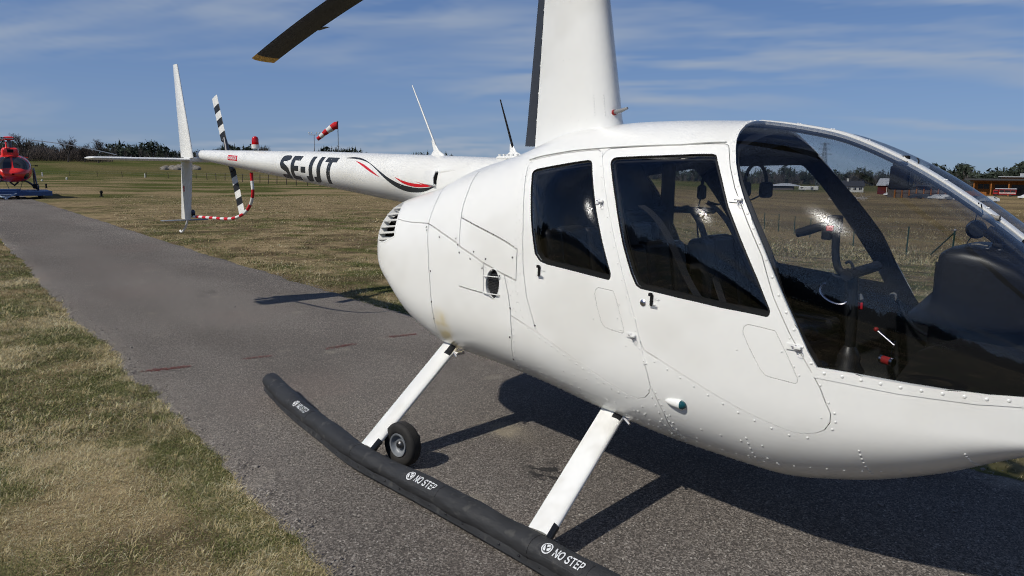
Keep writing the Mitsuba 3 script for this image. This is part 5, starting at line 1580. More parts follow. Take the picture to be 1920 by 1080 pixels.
# runway edge markers in the field
for a_, r, lab in ((13.35, 50.5, 'small dark edge light in the grass, the farther right of the two'), (10.2, 75, 'small dark edge light in the grass close beside the red helicopter')):
    k = add('edge_light', lathe([[0, 0], [.13, 0], [.13, .03], [.06, .05], [.06, .22], [.085, .24], [.085, .34], [.05, .38], [0, .38]], 14, at=loc(a_, r)), 'black_matt', smooth=35, label=lab, category='light', group='edge lights in the grass')
for n_, (a_, r, h, lab) in enumerate(((10.05, 200, 1.0, 'short white marker stake in the field beside the red helicopter'), (16.1, 186, .95, 'short white marker stake in the field behind the white tailplane'), (10.0, 120, .22, 'low white marker in the field to the right of the red helicopter'), (11.4, 140, .35, 'pale low marker in the field farther right of the red helicopter'))):
    add('marker_stake', tube([loc(a_, r), loc(a_, r, h * .8), loc(a_, r, h)], [.14, .13, .05], 8), 'house_white', smooth=40, label=lab, category='marker')
# rock outcrop on the hillside
tag('rock_outcrop', 'pale rock outcrop on the green hillside behind the white tail fin', 'rock')
for i in range(34):
    a_, r = rng.uniform(17.3, 19.5), rng.uniform(258, 276)
    m = trimesh.creation.icosphere(2, 1.0)
    m.vertices *= 1 + .55 * (meshkit.fbm(m.vertices * 1.6 + i * 7, 3, i) - .5)[:, None]
    m.apply_scale([rng.uniform(.7, 1.7), rng.uniform(.7, 1.7), rng.uniform(.6, 1.15)])
    add('rock_outcrop__rock', moved(m, loc(a_, r, .1), rng.uniform(0, 6)), 'stone')


# ================================================================== trees
def jag_conifer(base, h, w, V, F, C, col, narrow=1.0):
    """ragged conifer of drooping branch fans round a stem"""
    tiers = 11
    o = len(V)
    for t in range(tiers):
        f = t / (tiers - 1)
        z = h * (.16 + .82 * f)
        r = w * (1 - f) ** .75 * rng.uniform(.7, 1.15) + .05 * w
        n = 6
        a0 = rng.uniform(0, 6.28)
        for k in range(n):
            a_ = a0 + 6.283 * k / n + rng.normal(0, .25)
            rr = r * rng.uniform(.55, 1.2)
            c_ = base + np.array([0, 0, z + h * .05])
            tipp = base + np.array([math.cos(a_) * rr, math.sin(a_) * rr, z - h * .05 * rng.uniform(.3, 1.6)])
            s = np.array([-math.sin(a_), math.cos(a_), 0]) * rr * .42
            lo = (c_ + tipp) / 2 - [0, 0, h * .035]
            b = len(V)
            V += [c_, lo + s, tipp, lo - s]
            F += [[b, b + 1, b + 2], [b, b + 2, b + 3]]
            cc = col * rng.uniform(.6, 1.35)
            C += [cc, cc, cc * 1.15, cc]
    b = len(V)
    V += [base + np.array([-.12, 0, 0]), base + np.array([.12, 0, 0]), base + np.array([0, 0, h])]
    F += [[b, b + 1, b + 2]]; C += [np.array([.05, .04, .032])] * 3


def pine(base, h, w, V, F, C, col):
    """tall stem with a rounded ragged crown made of leaf clumps"""
    b = len(V)
    for s in ((.16, 0), (0, .16)):
        V += [base + np.array([-s[0], -s[1], -.5]), base + np.array([s[0], s[1], -.5]), base + np.array([0, 0, h * .85])]
        F += [[b, b + 1, b + 2]]; b += 3
        C += [np.array([.085, .055, .040])] * 3
    for k in range(62):
        u = rng.normal(0, 1, 3); u /= np.linalg.norm(u)
        q = base + np.array([0, 0, h * .68]) + u * np.array([w, w, h * .30]) * rng.uniform(.35, 1.0)
        r = w * rng.uniform(.16, .36)
        b = len(V)
        d1, d2 = rng.normal(0, 1, 3), rng.normal(0, 1, 3)
        V += [q + d1 * r * .7, q + d2 * r * .7, q - (d1 + d2) * r * .45, q + (d1 - d2) * r * .5]
        F += [[b, b + 1, b + 2], [b, b + 3, b + 1]]
        cc = col * rng.uniform(.55, 1.45)
        C += [cc] * 4


def broadleaf_bare(base, h, w, V, F, C, col, n=64):
    """leafless small tree as a haze of upright twigs"""
    for k in range(n):
        a_ = rng.uniform(0, 6.28); rr = w * math.sqrt(rng.random())
        z0 = h * rng.uniform(.05, .6)
        q0 = base + np.array([math.cos(a_) * rr * .35, math.sin(a_) * rr * .35, z0])
        q1 = base + np.array([math.cos(a_) * rr, math.sin(a_) * rr, min(h, z0 + h * rng.uniform(.25, .5))])
        s = np.array([rng.normal(), rng.normal(), 0]); s *= .10 * h / 10 / max(np.linalg.norm(s), .1)
        b = len(V)
        V += [q0 - s, q0 + s, q1]
        F += [[b, b + 1, b + 2]]
        cc = col * rng.uniform(.7, 1.3)
        C += [cc] * 3


def forest(key, lab, specs):
    V, F, C = [], [], []
    for kind, base, h, w, col in specs:
        {'c': jag_conifer, 'p': pine, 'b': broadleaf_bare}[kind](base, h, w, V, F, C, col)
    return add(key, (np.array(V), np.array(F)), 'leaf_matt', color=np.clip(np.array(C), 0.004, .6), kind='stuff', label=lab, category='forest')


EV = np.array([.034, .043, .033])
GB = np.array([.105, .098, .094])
sp = []
for az in np.arange(-14, 48, .125):
    for row in range(3):
        r = 505 + 28 * row + rng.uniform(-12, 12)
        hh = rng.uniform(7.5, 11.5) * (1 + .22 * math.sin(az * .9) + .10 * math.sin(az * 2.7)) + row * 1.2
        a2 = az + rng.uniform(-.1, .1)
        if rng.random() < .68:
            sp.append(('c' if rng.random() < .5 else 'p', loc(a2, r, -.5), hh, hh * .22, EV * rng.uniform(.8, 1.4)))
        else:
            sp.append(('b', loc(a2, r, -.5), hh * .95, hh * .26, GB))
forest('forest', 'dark evergreen forest along the skyline behind the grassy hill on the left', sp)
sp = []
for az in np.arange(48, 92, .125):
    for row in range(3):
        near = az > 71.5
        r = (520 if near else 690) + 30 * row + rng.uniform(-14, 14)
        hh = rng.uniform(9.5, 14.0) * (1 + .16 * math.sin(az * 1.3 + 1) + .12 * math.sin(az * 3.9)) + row * 1.3 + (3.2 * max(0, math.sin(az * 1.7 + .4)) if near else 0)
        a2 = az + rng.uniform(-.1, .1)
        q = rng.random()
        if q < (.42 if 61.5 < az < 70 else .62):
            sp.append(('p' if (near or rng.random() < .5) else 'c', loc(a2, r, -.5), hh, hh * .24, EV * rng.uniform(.8, 1.5)))
        else:
            sp.append(('b', loc(a2, r, -.5), hh * .9, hh * .30, GB * rng.uniform(.8, 1.1)))
forest('forest', 'mixed pine and leafless forest behind the timber hall and sheds', sp)
# wood behind the photographer, mirrored in the cabin glass
sp = []
for az in np.arange(95, 345, 1.0):
    for row in range(4):
        r = 78 + 9 * row + rng.uniform(-4, 4) + 12 * math.sin(az * .05)
        hh = rng.uniform(9, 14) * (1 + .25 * math.sin(az * .13) + .1 * math.sin(az * .61)) + row
        if az > 338 or az < 100: r += 120
        sp.append((('c', 'p')[int(rng.random() < .35)], loc(az, r, -.3), hh, hh * .24, EV * rng.uniform(.8, 1.4)))
forest('forest', 'dark spruce wood mirrored as a dark skyline in the cabin windows', sp)


def bare_tree(base, h, lab, spread=.5, seed=0, group=None):
    r = np.random.default_rng(seed)
    k = 'bare_tree'
    n = 0
    while k in labels:
        n += 1; k = f'bare_tree_{n:03d}'
    tag(k, lab, 'tree', group)
    limbs, twigs = [], []

    def grow(p, d, L, rad, depth):
        n_ = 3 if depth < 3 else 2
        pts = [p]
        for _ in range(n_):
            d = d + r.normal(0, .16, 3); d[2] += .05; d /= np.linalg.norm(d)
            pts.append(pts[-1] + d * L / n_)
        m = tube(pts, np.maximum(np.linspace(rad, rad * .62, n_ + 1), .030), 5 if depth < 3 else 3, cap=False)
        (limbs if depth < 2 else twigs).append(m)
        if depth >= 5:
            return
        for c in range(4 if depth < 4 else 3):
            j = r.integers(1, n_ + 1)
            a_ = r.uniform(0, 6.28)
            dd = d * .75 + np.array([math.cos(a_), math.sin(a_), r.uniform(-.1, .55)]) * r.uniform(.45, .95) * spread * 1.5
            dd /= np.linalg.norm(dd)
            grow(pts[j], dd, L * r.uniform(.58, .82), rad * .56, depth + 1)
    grow(np.array(base) - [0, 0, .3], np.array([r.normal(0, .06), r.normal(0, .06), 1.0]), h * .34, h * .030, 0)
    add(f'{k}__trunk', cat(limbs), 'bark', smooth=60)
    add(f'{k}__crown', cat(twigs), 'twig')


G = 'leafless trees on the hill behind the red helicopter'
for i, (az, r, h, lab) in enumerate(((9.2, 322, 12.6, 'large leafless tree right behind the rotor mast of the red helicopter'), (11.55, 330, 10.5, 'leafless tree on the hill above the drooping rotor blade of the red helicopter'), (12.5, 335, 10.2, 'leafless tree on the hill, second from the right of the row'), (13.35, 322, 10.8, 'leafless tree with a lone dark trunk, rightmost of the row on the hill'), (7.2, 326, 10.5, 'leafless tree on the hill half hidden by the red helicopter'), (44.5, 430, 16, 'tall leafless tree just behind the black stripe of the mast fairing'), (24.0, 470, 14.5, 'leafless treetop showing above the tail rotor'))):
    bare_tree(loc(az, r, -.2), h, lab, .55, 40 + i, G if i < 5 else None)
# grey scrub under the row
sp = []
for az in np.arange(6, 14.2, .10):
    for row in range(3):
        hh = rng.uniform(3.0, 6.0) * (1.25 if az < 13 else .7)
        sp.append(('b', loc(az, 342 + 9 * row + rng.uniform(-4, 4), -.3), hh, hh * .5, np.array([.115, .097, .088]) * rng.uniform(.75, 1.15)))
forest('scrub', 'brown leafless scrub under the bare trees on the hill', sp)
labels['scrub']['category'] = 'scrub'

# ================================================================== buildings on the right
def local_box(o, ex, ey, lo, hi, c=.02):
    m = cbox(lo, hi, c)
    M = np.eye(4); M[:3, 0], M[:3, 1], M[:3, 3] = ex, ey, o
    m.apply_transform(M)
    if m.volume < 0: m.invert()
    return m


def facing(az, turn=0.0):
    """ex along the front to the right, ey away from the strip"""
    a_ = math.radians(az + turn)
    ey = np.array([-math.cos(a_), math.sin(a_), 0]); ex = np.array([ey[1], -ey[0], 0])
    return ex, ey


# timber hall
o = loc(75.0, 352, 0.0); o[2] = float(H_(*loc(76.5, 352)[:2]))
ex, ey = facing(76.5, 4)
Bk = 'timber_hall'
tag(Bk, 'long orange timber hall with flat dark roof and open post-fronted bay at the right edge', 'building')
B = lambda lo, hi, c=.03: local_box(o, ex, ey, lo, hi, c)
add(f'{Bk}__wall', cat([B((0, 4, 0), (60, 20, 6.2))]), 'timber')
rk = add(f'{Bk}__roof', cat([B((-3, -1.5, 6.3), (62, 21, 6.75)), B((-3, -1.6, 6.05), (62, -1.2, 6.35))]), 'roof_dark')
add(f'{rk}__roof_deck', B((8, 4, 7.4), (60, 18, 7.75)), 'roof_light')
add(f'{rk}__clerestory', B((9, 5, 6.75), (60, 17, 7.4)), 'timber')
add(f'{rk}__vent', B((15, 8, 7.75), (18.5, 11, 9.0)), 'roof_light')
add(f'{Bk}__beam', B((-1, -.4, 5.6), (61, .1, 6.05)), 'timber')
for i in range(11):
    add(f'{Bk}__post', B((.2 + 5.9 * i, -.3, 0), (.65 + 5.9 * i, .1, 5.6)), 'timber')
for i in range(10):
    x0_ = .9 + 5.9 * i
    if i in (1, 2):
        add(f'{Bk}__doorway', B((x0_ + .2, 3.9, 0), (x0_ + 5.0, 4.05, 4.4)), 'window_dark')
    else:
        wk = add(f'{Bk}__window', B((x0_ + .6, 3.9, 2.6), (x0_ + 4.4, 4.05, 4.6)), 'window_dark')
        add(f'{wk}__frame', cat([B((x0_ + .5, 3.85, 2.5), (x0_ + 4.5, 3.89, 2.6)), B((x0_ + 2.4, 3.85, 2.6), (x0_ + 2.55, 3.89, 4.6)), B((x0_ + .5, 3.85, 4.6), (x0_ + 4.5, 3.89, 4.7))]), 'timber')
for i in range(3):
    for j in range(12):
        add(f'{Bk}__plank', B((6.9 + 5.9 * (i * 3 + 0), 3.86, .3 + .45 * j), (6.9 + 5.9 * (i * 3) + .35, 3.97, .72 + .45 * j)), 'timber')
add(f'{Bk}__panelling', cat([B((.7, 3.92, .2 + .5 * j), (5.9, 4.0, .64 + .5 * j)) for j in range(11)]), 'timber', kind='stuff')

# long grey shed with orange posts
o2 = loc(70.4, 262); o2[2] -= .1
ex2, ey2 = facing(71.5, -12)
Sk = 'long_shed'
tag(Sk, 'long low grey shed with orange timber posts behind the row of parked cars', 'shed')
B = lambda lo, hi, c=.02: local_box(o2, ex2, ey2, lo, hi, c)
add(f'{Sk}__wall', B((0, .5, 0), (15, 10, 3.7)), 'wall_grey')
add(f'{Sk}__roof', B((-.6, -.6, 3.75), (15.5, 10.5, 4.1)), 'roof_dark')
for i in range(8):
    add(f'{Sk}__post', B((.1 + 2.05 * i, .1, 0), (.45 + 2.05 * i, .45, 3.7)), 'timber')
for i in range(7):
    dkk = add(f'{Sk}__bay_door', B((.6 + 2.05 * i, .35, 0), (2.05 + 2.05 * i, .48, 3.2)), 'wall_grey')
    add(f'{dkk}__rail', B((.6 + 2.05 * i, .30, 1.5), (2.05 + 2.05 * i, .345, 1.7)), 'timber_dark')
o3 = o2 + ex2 * 15.8
B = lambda lo, hi, c=.02: local_box(o3, ex2, ey2, lo, hi, c)
tag('plank_fence', 'orange plank fence running right from the long grey shed', 'fence')
for i in range(16):
    add('plank_fence__plank', B((i * .62, 0, 0), (i * .62 + .6, .12, 2.6 - .02 * i)), 'timber')

# red barn with a pale roof
o4 = loc(69.35, 330); ex4, ey4 = facing(69.4, 14)
tag('red_barn', 'dark red barn with a pale sheet roof left of the long grey shed', 'barn')
B = lambda lo, hi, c=.02: local_box(o4, ex4, ey4, lo, hi, c)
add('red_barn__wall', B((0, 0, 0), (10, 9, 3.4)), 'falu_red')


def gable(o, ex, ey, w, d, z0, z1, over, bsdf, key):
    q = [(-over, -over, z0), (w + over, -over, z0), (w + over, d / 2, z1), (-over, d / 2, z1), (w + over, d + over, z0), (-over, d + over, z0)]
    P = np.array([o + ex * a + ey * b + np.array([0, 0, c]) for a, b, c in q])
    P = np.vstack([P, P + [0, 0, .22]])
    return add(key, trimesh.convex.convex_hull(P), bsdf)


gable(o4, ex4, ey4, 10, 9, 3.4, 6.2, .5, 'roof_light', 'red_barn__roof')
dkk = add('red_barn__door', B((3.6, -.12, 0), (6.2, -.02, 2.7)), 'timber_dark')
add(f'{dkk}__frame', cat([B((3.3, -.16, 0), (3.6, -.02, 2.9)), B((6.2, -.16, 0), (6.5, -.02, 2.9))]), 'house_white')
add('red_barn__corner_post', B((9.7, -.3, 0), (10.1, .0, 4.2)), 'timber')
# white house
o5 = loc(66.95, 372); ex5, ey5 = facing(67, -8)
tag('white_house', 'small white house with a dark roof in front of the trees, seen through the left windscreen pillar gap', 'house')
labels['white_house']['label'] = 'small white house with dark roof before the forest, seen through the far door window'
B = lambda lo, hi, c=.02: local_box(o5, ex5, ey5, lo, hi, c)
add('white_house__wall', B((0, 0, 0), (10, 7, 2.6)), 'house_white')
rk = gable(o5, ex5, ey5, 10, 7, 2.6, 5.0, .5, 'roof_dark', 'white_house__roof')
add(f'{rk}__chimney', B((3.2, 3, 4.4), (4.0, 3.8, 6.3)), 'house_white')
for i in range(4):
    wk = add('white_house__window', B((.9 + 2.4 * i, -.08, 1.0), (2.1 + 2.4 * i, -.01, 2.1)), 'window_dark')
    add(f'{wk}__frame', cat([B((.8 + 2.4 * i, -.10, .9), (2.2 + 2.4 * i, -.02, 1.0)), B((1.45 + 2.4 * i, -.10, 1.0), (1.55 + 2.4 * i, -.085, 2.1))]), 'house_white')
# low grey hut with earth bank
o6 = loc(62.2, 385); ex6, ey6 = facing(62, 5)
tag('grey_hut', 'low hut with wide grey roof at the left of the far door window', 'hut')
B = lambda lo, hi, c=.02: local_box(o6, ex6, ey6, lo, hi, c)
add('grey_hut__wall', B((0, 0, 0), (11, 6, 2.0)), 'wall_grey')
add('grey_hut__roof', trimesh.convex.convex_hull(np.array([o6 + ex6 * a + ey6 * b + np.array([0, 0, c]) for a, b, c in ((-2, -1, 2.0), (14, -1, 2.0), (14, 7, 2.1), (-2, 7, 2.1), (5, 3, 3.3), (9, 3, 3.3))])), 'roof_light')
# power pylon
tag('power_pylon', 'grey lattice power pylon rising above the forest behind the cabin', 'pylon')
Pp = loc(65.75, 610)
legs, lat, arms = [], [], []
lv = np.linspace(0, 1, 11)
wz = lambda f: 3.1 * (1 - f) ** 1.2 + .5
cn = lambda f, k: Pp + np.array([wz(f) * (1 if k in (0, 3) else -1), wz(f) * (1 if k < 2 else -1), 33 * f])
for k in range(4):
    legs.append(tube([cn(f, k) for f in lv], .14, 4))
    for a_, b_ in zip(lv[:-1], lv[1:]):
        lat += [tube([cn(a_, k), cn(b_, (k + 1) % 4)], .08, 4), tube([cn(b_, k), cn(a_, (k + 1) % 4)], .08, 4)]
for f, L in ((.74, 6), (.86, 5), (.97, 4)):
    c_ = Pp + [0, 0, 33 * f]
    arms += [tube([c_ - rt * L, c_ + [0, 0, .6], c_ + rt * L], .12, 4), tube([c_ - rt * L, c_ - [0, 0, .8], c_ + rt * L], .12, 4)]
add('power_pylon__leg', cat(legs), 'galvanised'); add('power_pylon__bracing', cat(lat), 'galvanised'); add('power_pylon__cross_arm', cat(arms), 'galvanised')
# heap of cut branches
tag('brush_pile', 'heap of pale cut branches in the dry field in front of the white house', 'brush pile')
bp_ = loc(67.6, 205)
ms = []
for i in range(70):
    c_ = loc(rng.uniform(66.4, 68.6), 205 + rng.uniform(-2, 2), rng.uniform(.1, 1.0))
    d = np.array([rng.normal(), rng.normal(), abs(rng.normal(0, .4))]); d /= np.linalg.norm(d)
    L = rng.uniform(1.2, 3.2)
    ms.append(tube([c_ - d * L / 2, c_ + rng.normal(0, .12, 3), c_ + d * L / 2], [.08, .06, .03], 4))
add('brush_pile__branch', cat(ms), 'dead_wood', kind='stuff')


# parked cars
def car(az, r, turn, paint, lab, van=False, grp='cars parked by the long shed'):
    k, n = 'parked_car', 0
    while k in labels:
        n += 1; k = f'parked_car_{n:03d}'
    tag(k, lab, 'car', grp)
    o = loc(az, r)
    ex, ey = facing(az, turn)
    M = np.eye(4); M[:3, 0], M[:3, 1], M[:3, 3] = ex, ey, o
    L, Wd, hh = 4.4, 1.78, (1.9 if van else 1.45)
    prof = [(0, .32), (.03, .62), (.10, .78), (.9, .92), (1.55, hh - .08), (1.9, hh), (3.2, hh), (3.9, hh - .35 if not van else hh), (4.3, .95), (4.4, .6), (4.35, .32)]
    rg = []
    for y, sh in ((0, .06), (.10, 0), (Wd - .10, 0), (Wd, .06)):
        rg.append(np.array([[x * (1 - sh * .1) + .02, y if z < .95 else (y * .84 + Wd * .08), z - sh * (.4 if z > .9 else .1)] for x, z in prof]))
    m = loft(rg); m.apply_transform(M)
    if m.volume < 0: m.invert()
    add(f'{k}__body', m, 'car_' + paint, smooth=35)
    gl = []
    wy = lambda z, s: (s if z < .95 else s * .84 + Wd * .08)
    for y, s in ((0, -1), (Wd, 1)):
        yo = y * .84 + Wd * .08 + s * .012
        q = np.array([[1.1, yo + s * .02, .96], [1.62, yo, hh - .14], [3.15, yo, hh - .08], [3.8, yo + s * .02, .98]])
        w_ = trimesh.convex.convex_hull(np.vstack([q, q - [0, s * .04, 0]])); w_.apply_transform(M); gl.append(w_)
    add(f'{k}__window', cat(gl), 'window_dark')
    for x in (.85, 3.55):
        for y in (.04, Wd - .20):
            w_ = lathe([[0, 0], [.30, 0], [.32, .03], [.32, .14], [.30, .17], [0, .17]], 16, axis_to=(0, 1, 0), at=(x, y, .32)); w_.apply_transform(M)
            add(f'{k}__wheel', w_, 'tyre_rubber', smooth=40)


CARS = [(71.25, 250, 4, 'black', 'black car at the left end of the row before the long shed'), (71.75, 249, -3, 'black', 'black car second from the left in the row before the long shed'),
        (72.45, 246, 5, 'silver', 'silver car before the middle of the long shed'), (73.0, 243, -6, 'white', 'white car right of the silver car before the long shed'),
        (73.45, 240, 8, 'grey', 'grey car in the middle of the parked row'), (73.95, 236, 4, 'white', 'white car before the orange plank fence'),
        (74.45, 232, -5, 'black', 'black car before the orange plank fence'), (75.0, 226, 6, 'grey', 'dark grey car near the right end of the parked row'), (75.45, 221, 0, 'silver', 'silver car at the right end of the parked row'),
        (69.75, 300, 10, 'white', 'white car standing before the red barn'), (77.55, 300, -8, 'white', 'white car at the right edge before the timber hall')]
for c_ in CARS:
    car(*c_)
for az, r, lab in ((64.2, 372, 'white caravan standing before the forest left of the pylon'), (64.9, 374, 'second white caravan before the forest, under the pylon')):
    k = 'caravan'; n = 0
    while k in labels:
        n += 1; k = f'caravan_{n:03d}'
    tag(k, lab, 'caravan', 'caravans before the forest')
    o_ = loc(az, r); ex_, ey_ = facing(az, 6)
    add(f'{k}__body', local_box(o_, ex_, ey_, (0, 0, .5), (5.5 if n == 0 else 4, 2.2, 2.4), .25), 'house_white')
    add(f'{k}__window', local_box(o_, ex_, ey_, (.8, -.03, 1.3), (2.0, 0.01, 1.9), .01), 'window_dark')
    add(f'{k}__wheel', cat([lathe([[0, 0], [.3, 0], [.32, .05], [.32, .15], [0, .2]], 14, axis_to=ey_, at=o_ + ex_ * 2.4 + ey_ * -.02 + [0, 0, .32])]), 'tyre_rubber')
# rescue vehicle under the hall
tag('fire_truck', 'red fire truck with a silver roof standing under the timber hall', 'truck')
o_ = loc(76.15, 335); ex_, ey_ = facing(76.2, 4)
B = lambda lo, hi, c=.05: local_box(o_, ex_, ey_, lo, hi, c)
add('fire_truck__body', B((1.9, 0, .7), (7.4, 2.4, 2.6)), 'dull_red')
add('fire_truck__cab', B((0, .05, .6), (1.85, 2.35, 2.5), .3), 'dull_red')
add('fire_truck__roof', B((.6, .1, 2.62), (7.5, 2.3, 3.1), .2), 'roof_light')
add('fire_truck__window', cat([B((.3, -.02, 1.5), (1.6, .03, 2.2), .01)]), 'window_dark')
add('fire_truck__stripe', B((2.0, -.03, 1.2), (7.3, -.005, 1.5), .01), 'house_white')
for i in range(3):
    add('fire_truck__locker_door', B((2.1 + 1.75 * i, -.04, 1.6), (3.7 + 1.75 * i, -.005, 2.45), .01), 'window_dark')
for x in (1.0, 5.6):
    add('fire_truck__wheel', lathe([[0, 0], [.45, 0], [.48, .05], [.48, .25], [0, .28]], 18, axis_to=ey_, at=o_ + ex_ * x + ey_ * -.03 + [0, 0, .48]), 'tyre_rubber', smooth=40)

# ================================================================== the red helicopter on its trailer
R = 'red_helicopter'
tag(R, 'red helicopter seen nose-on, standing on a blue trailer at the far end of the strip', 'helicopter')
RO = np.array([-45.9, 3.55, .0]); RZ = math.radians(-7)
RM = trimesh.transformations.rotation_matrix(RZ, [0, 0, 1]); RM[:3, 3] = RO + [0, .50, .44]
TM = RM.copy(); TM[:3, 3] = RO + [0, 0, .44]


def radd(key, m, bsdf, smooth=40, normals=None, **k):
    m = m.copy() if isinstance(m, trimesh.Trimesh) else trimesh.Trimesh(*m, process=False)
    m.apply_transform(RM)
    return add(key, m, bsdf, smooth=smooth, **k)


RS = Surf([-4.4, -3.0, -2.2, -1.4, -.6, .1, .6, .95, 1.18, 1.30, 1.34], [.16, .52, .82, .93, .94, .90, .78, .62, .42, .22, .04],
          [1.6, 1.45, 1.25, 1.2, 1.17, 1.1, 1.02, .96, .92, .90, .90], [1.35, .95, .58, .48, .46, .46, .50, .58, .68, .78, .86], [1.85, 1.95, 1.98, 1.98, 1.96, 1.86, 1.60, 1.26, 1.10, 1.0, .94], 2.6, .016)
full = RS.poly([(x, -90) for x in np.linspace(-4.38, 1.335, 60)] + [(x, 90) for x in np.linspace(1.335, -4.38, 60)])
wsr = soft(RS.poly([(.20, 86), (.45, 87), (.75, 86.5), (.90, 86), (.985, 84), (1.0, 62), (.96, 38), (.84, 22), (.62, 15), (.40, 22), (.22, 34), (.12, 55), (.08, 75)]), .03)
dwr = soft(RS.poly([(.02, 62), (.05, 40), (.20, 26), (.38, 12), (.30, 4), (-.05, 2), (-.45, 4), (-.50, 30), (-.42, 58)]), .03)
chin = soft(RS.poly([(.95, -2), (1.08, -15), (1.05, -38), (.85, -50), (.60, -45), (.58, -20), (.75, -4)]), .03)
for sd in (1, -1):
    for nm, g, b, off in (('body_shell', full.difference(wsr).difference(dwr).difference(chin), 'red_gloss', 0), ('windscreen', wsr, 'window_dark', -.012), ('side_window', dwr, 'window_dark', -.012), ('chin_window', chin, 'window_dark', -.012)):
        m_, n_ = panel(RS, g, off, .03 if nm == 'body_shell' else 0, sd, .08)
        radd(f'{R}__{nm}', m_, b)
radd(f'{R}__engine_cowl', loft([np.array([[x, w * np.sign(math.cos(q)) * abs(math.cos(q)) ** .35, 1.92 + h * max(math.sin(q), -.1) ** .35 if math.sin(q) > 0 else 1.9] for q in np.linspace(0, 2 * math.pi, 24, endpoint=False)]) for x, w, h in ((-.12, .33, .34), (-.16, .37, .40), (-.5, .40, .44), (-1.6, .42, .38), (-2.6, .36, .30), (-3.4, .18, .1))]), 'red_gloss')
radd(f'{R}__cowl_intake', rbox([-.30, -.15, 2.06], [-.105, .15, 2.25], .03), 'black_matt')
radd(f'{R}__nose_lamp', trimesh.creation.icosphere(2, .05).apply_translation([1.13, -.34, .93]), 'house_white')
radd(f'{R}__wiper', tube([[.97, .34, 1.16], [.80, .30, 1.42], [.70, .12, 1.50]], .012, 5), 'black_matt')
radd(f'{R}__tail_boom', tube([[-3.8, 0, 1.7], [-8.6, 0, 2.0]], [.28, .12], 14), 'red_gloss')
radd(f'{R}__tail_fin', fin([(-8.2, 0, 2.0), (-8.8, 0, 2.0), (-8.8, 0, 2.9), (-9.1, 0, 2.9)], (.08, .05)), 'red_gloss')
radd(f'{R}__tailplane', cbox([-7.6, -1.1, 1.9], [-7.2, 1.1, 1.94], .01), 'red_gloss')
RH = np.array([-.75, 0, 2.84])
radd(f'{R}__rotor_mast', cat([tube([[-.75, 0, 2.2], [-.75, 0, 2.45], RH], [.17, .10, .09], 14), *[tube([[-.75 + .22 * math.cos(a_), .22 * math.sin(a_), 2.3], [-.75 + .26 * math.cos(a_), .26 * math.sin(a_), 2.72]], .018, 6) for a_ in (0.6, 2.6, 4.6)]]), 'dark_steel')
radd(f'{R}__mast_scissor', cat([tube([[-.62, -.14, 2.32], [-.60, -.15, 2.66]], .03, 8)]), 'red_gloss')
radd(f'{R}__rotor_hub', cat([lathe([[0, 0], [.24, 0], [.26, .04], [.20, .09], [0, .11]], 24, at=RH + [0, 0, .02]), lathe([[0, 0], [.2, 0], [.2, .05], [0, .05]], 20, at=RH - [0, 0, .08])]), 'red_gloss')
for a_, drp in ((math.radians(74), .80), (math.radians(194), .55), (math.radians(-46), .6)):
    d = np.array([math.cos(a_), math.sin(a_), 0]); e_ = np.array([-d[1], d[0], .10 * np.sign(d[1])]) if True else None
    q = foil(10, .11)
    L = 5.3
    rg = [np.array([RH + d * r + e_ * ((-p_[0] - .3) * ch) + np.array([0, 0, p_[1] * ch - drp * (r / L) ** 1.7 + .0]) for p_ in q]) for r, ch in [(.2, .10), (.5, .12), (.9, .16), (1.3, .33)] + [(r, .34) for r in np.linspace(1.7, L, 12)]]
    bk = radd(f'{R}__rotor_blade', loft(rg), 'galvanised')
    radd(f'{bk}__blade_grip', cat([rbox([-.0, -.05, -.05], [.55, .05, -.01], .015), rbox([.0, -.05, .03], [.55, .05, .07], .015)]).apply_transform(trimesh.transformations.translation_matrix(RH) @ trimesh.transformations.rotation_matrix(a_, [0, 0, 1])), 'dark_steel')
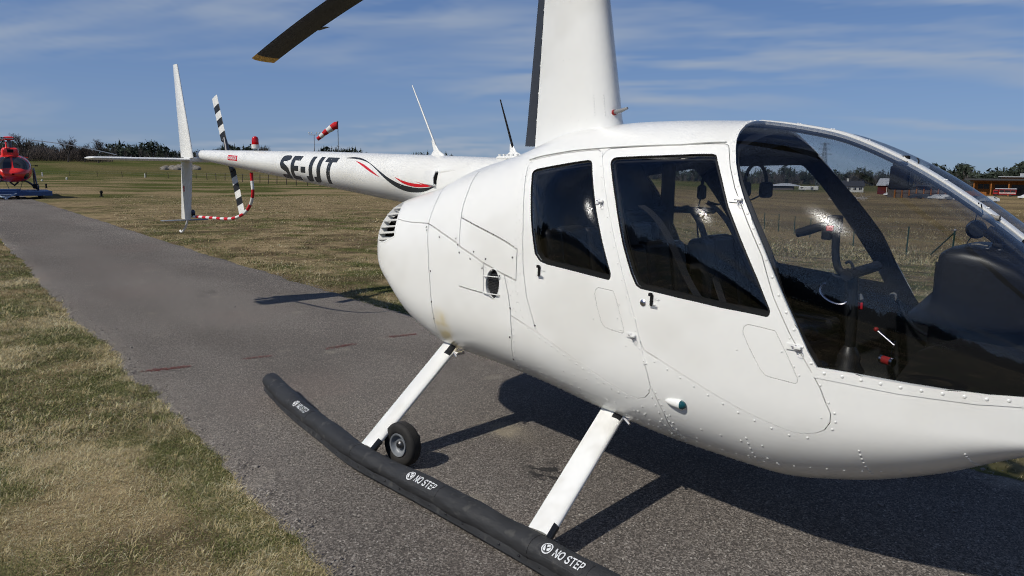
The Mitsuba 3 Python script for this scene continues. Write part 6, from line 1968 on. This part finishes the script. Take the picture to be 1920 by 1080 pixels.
for sd in (1, -1):
    radd(f'{R}__skid', tube([[1.35, sd * 1.08, .30], [1.15, sd * 1.08, .10], [.8, sd * 1.08, .05], [-2.4, sd * 1.08, .05]], .045, 10, 30), 'dark_steel')
    for x in (.35, -1.7):
        radd(f'{R}__skid_leg', tube([[x, sd * .35, .52], [x, sd * .70, .46], [x + .05, sd * .98, .20], [x + .08, sd * 1.07, .07]], .045, 10, 16), 'dark_steel')
    radd(f'{R}__step', cat([rbox([.1, sd * 1.0 - .12, .10], [.9, sd * 1.0 + .14, .36], .05)]), 'black_matt')
    radd(f'{R}__mirror', cat([tube([[.25, sd * .88, 1.36], [.3, sd * 1.10, 1.38]], .012, 6), rbox([.28, sd * 1.13 - .07, 1.33], [.32, sd * 1.13 + .07, 1.40], .015)]), 'black_matt')
radd(f'{R}__cargo_hook_frame', cat([tube([[.2, -.35, .5], [.2, -.22, .08], [.2, .30, .08], [.2, .42, .5]], .018, 6), tube([[.2, -.15, .46], [.1, .04, .28], [.2, .22, .46]], .05, 8), tube([[.18, -.22, .06], [.18, .30, .06]], .03, 6)]), 'dark_steel')
Tk = 'helicopter_trailer'
tag(Tk, 'flat blue trailer carrying the red helicopter at the end of the asphalt strip', 'trailer')
tadd = lambda key, m, b, **k: add(key, m.apply_transform(TM), b, **k)
for x in (1.0, .2, -.6, -1.4, -2.2):
    tadd(f'{Tk}__deck_plank', cbox([x - .36, -2.15, -.10], [x + .36, 2.15, -.01], .012), 'blue_paint')
tadd(f'{Tk}__frame', cat([cbox([-2.6, y - .06, -.24], [1.4, y + .06, -.105], .01) for y in (-1.9, -.9, .9, 1.9)] + [cbox([1.36, -2.2, -.26], [1.46, 2.2, -.005], .01)]), 'blue_paint')
tadd(f'{Tk}__deck_box', cat([cbox([.6, -1.3, -.005], [1.36, .75, .10], .01)]), 'blue_paint')
tadd(f'{Tk}__mat', cbox([.65, -.9, .101], [1.30, -.35, .112], .003), 'beige_plug')
tadd(f'{Tk}__drawbar', cat([tube([[1.45, -.45, -.14], [2.5, .05, -.36]], .035, 8), tube([[1.45, .55, -.14], [2.5, .05, -.36]], .035, 8), tube([[1.75, -.25, -.2], [1.75, .40, -.2]], .025, 8), tube([[2.05, -.12, -.27], [2.05, .25, -.27]], .025, 8), tube([[2.48, .05, -.36], [2.72, .07, -.37]], .05, 8)]), 'pale_blue')
for x in (.7, -1.6):
    for y in (-.62, .62, -1.7, 1.7):
        tadd(f'{Tk}__wheel', lathe([[0, -.06], [.10, -.06], [.17, -.06], [.19, 0], [.17, .06], [0, .06]], 18, axis_to=(0, 1, 0), at=(x + .5, y, -.265)), 'tyre_rubber', smooth=40)
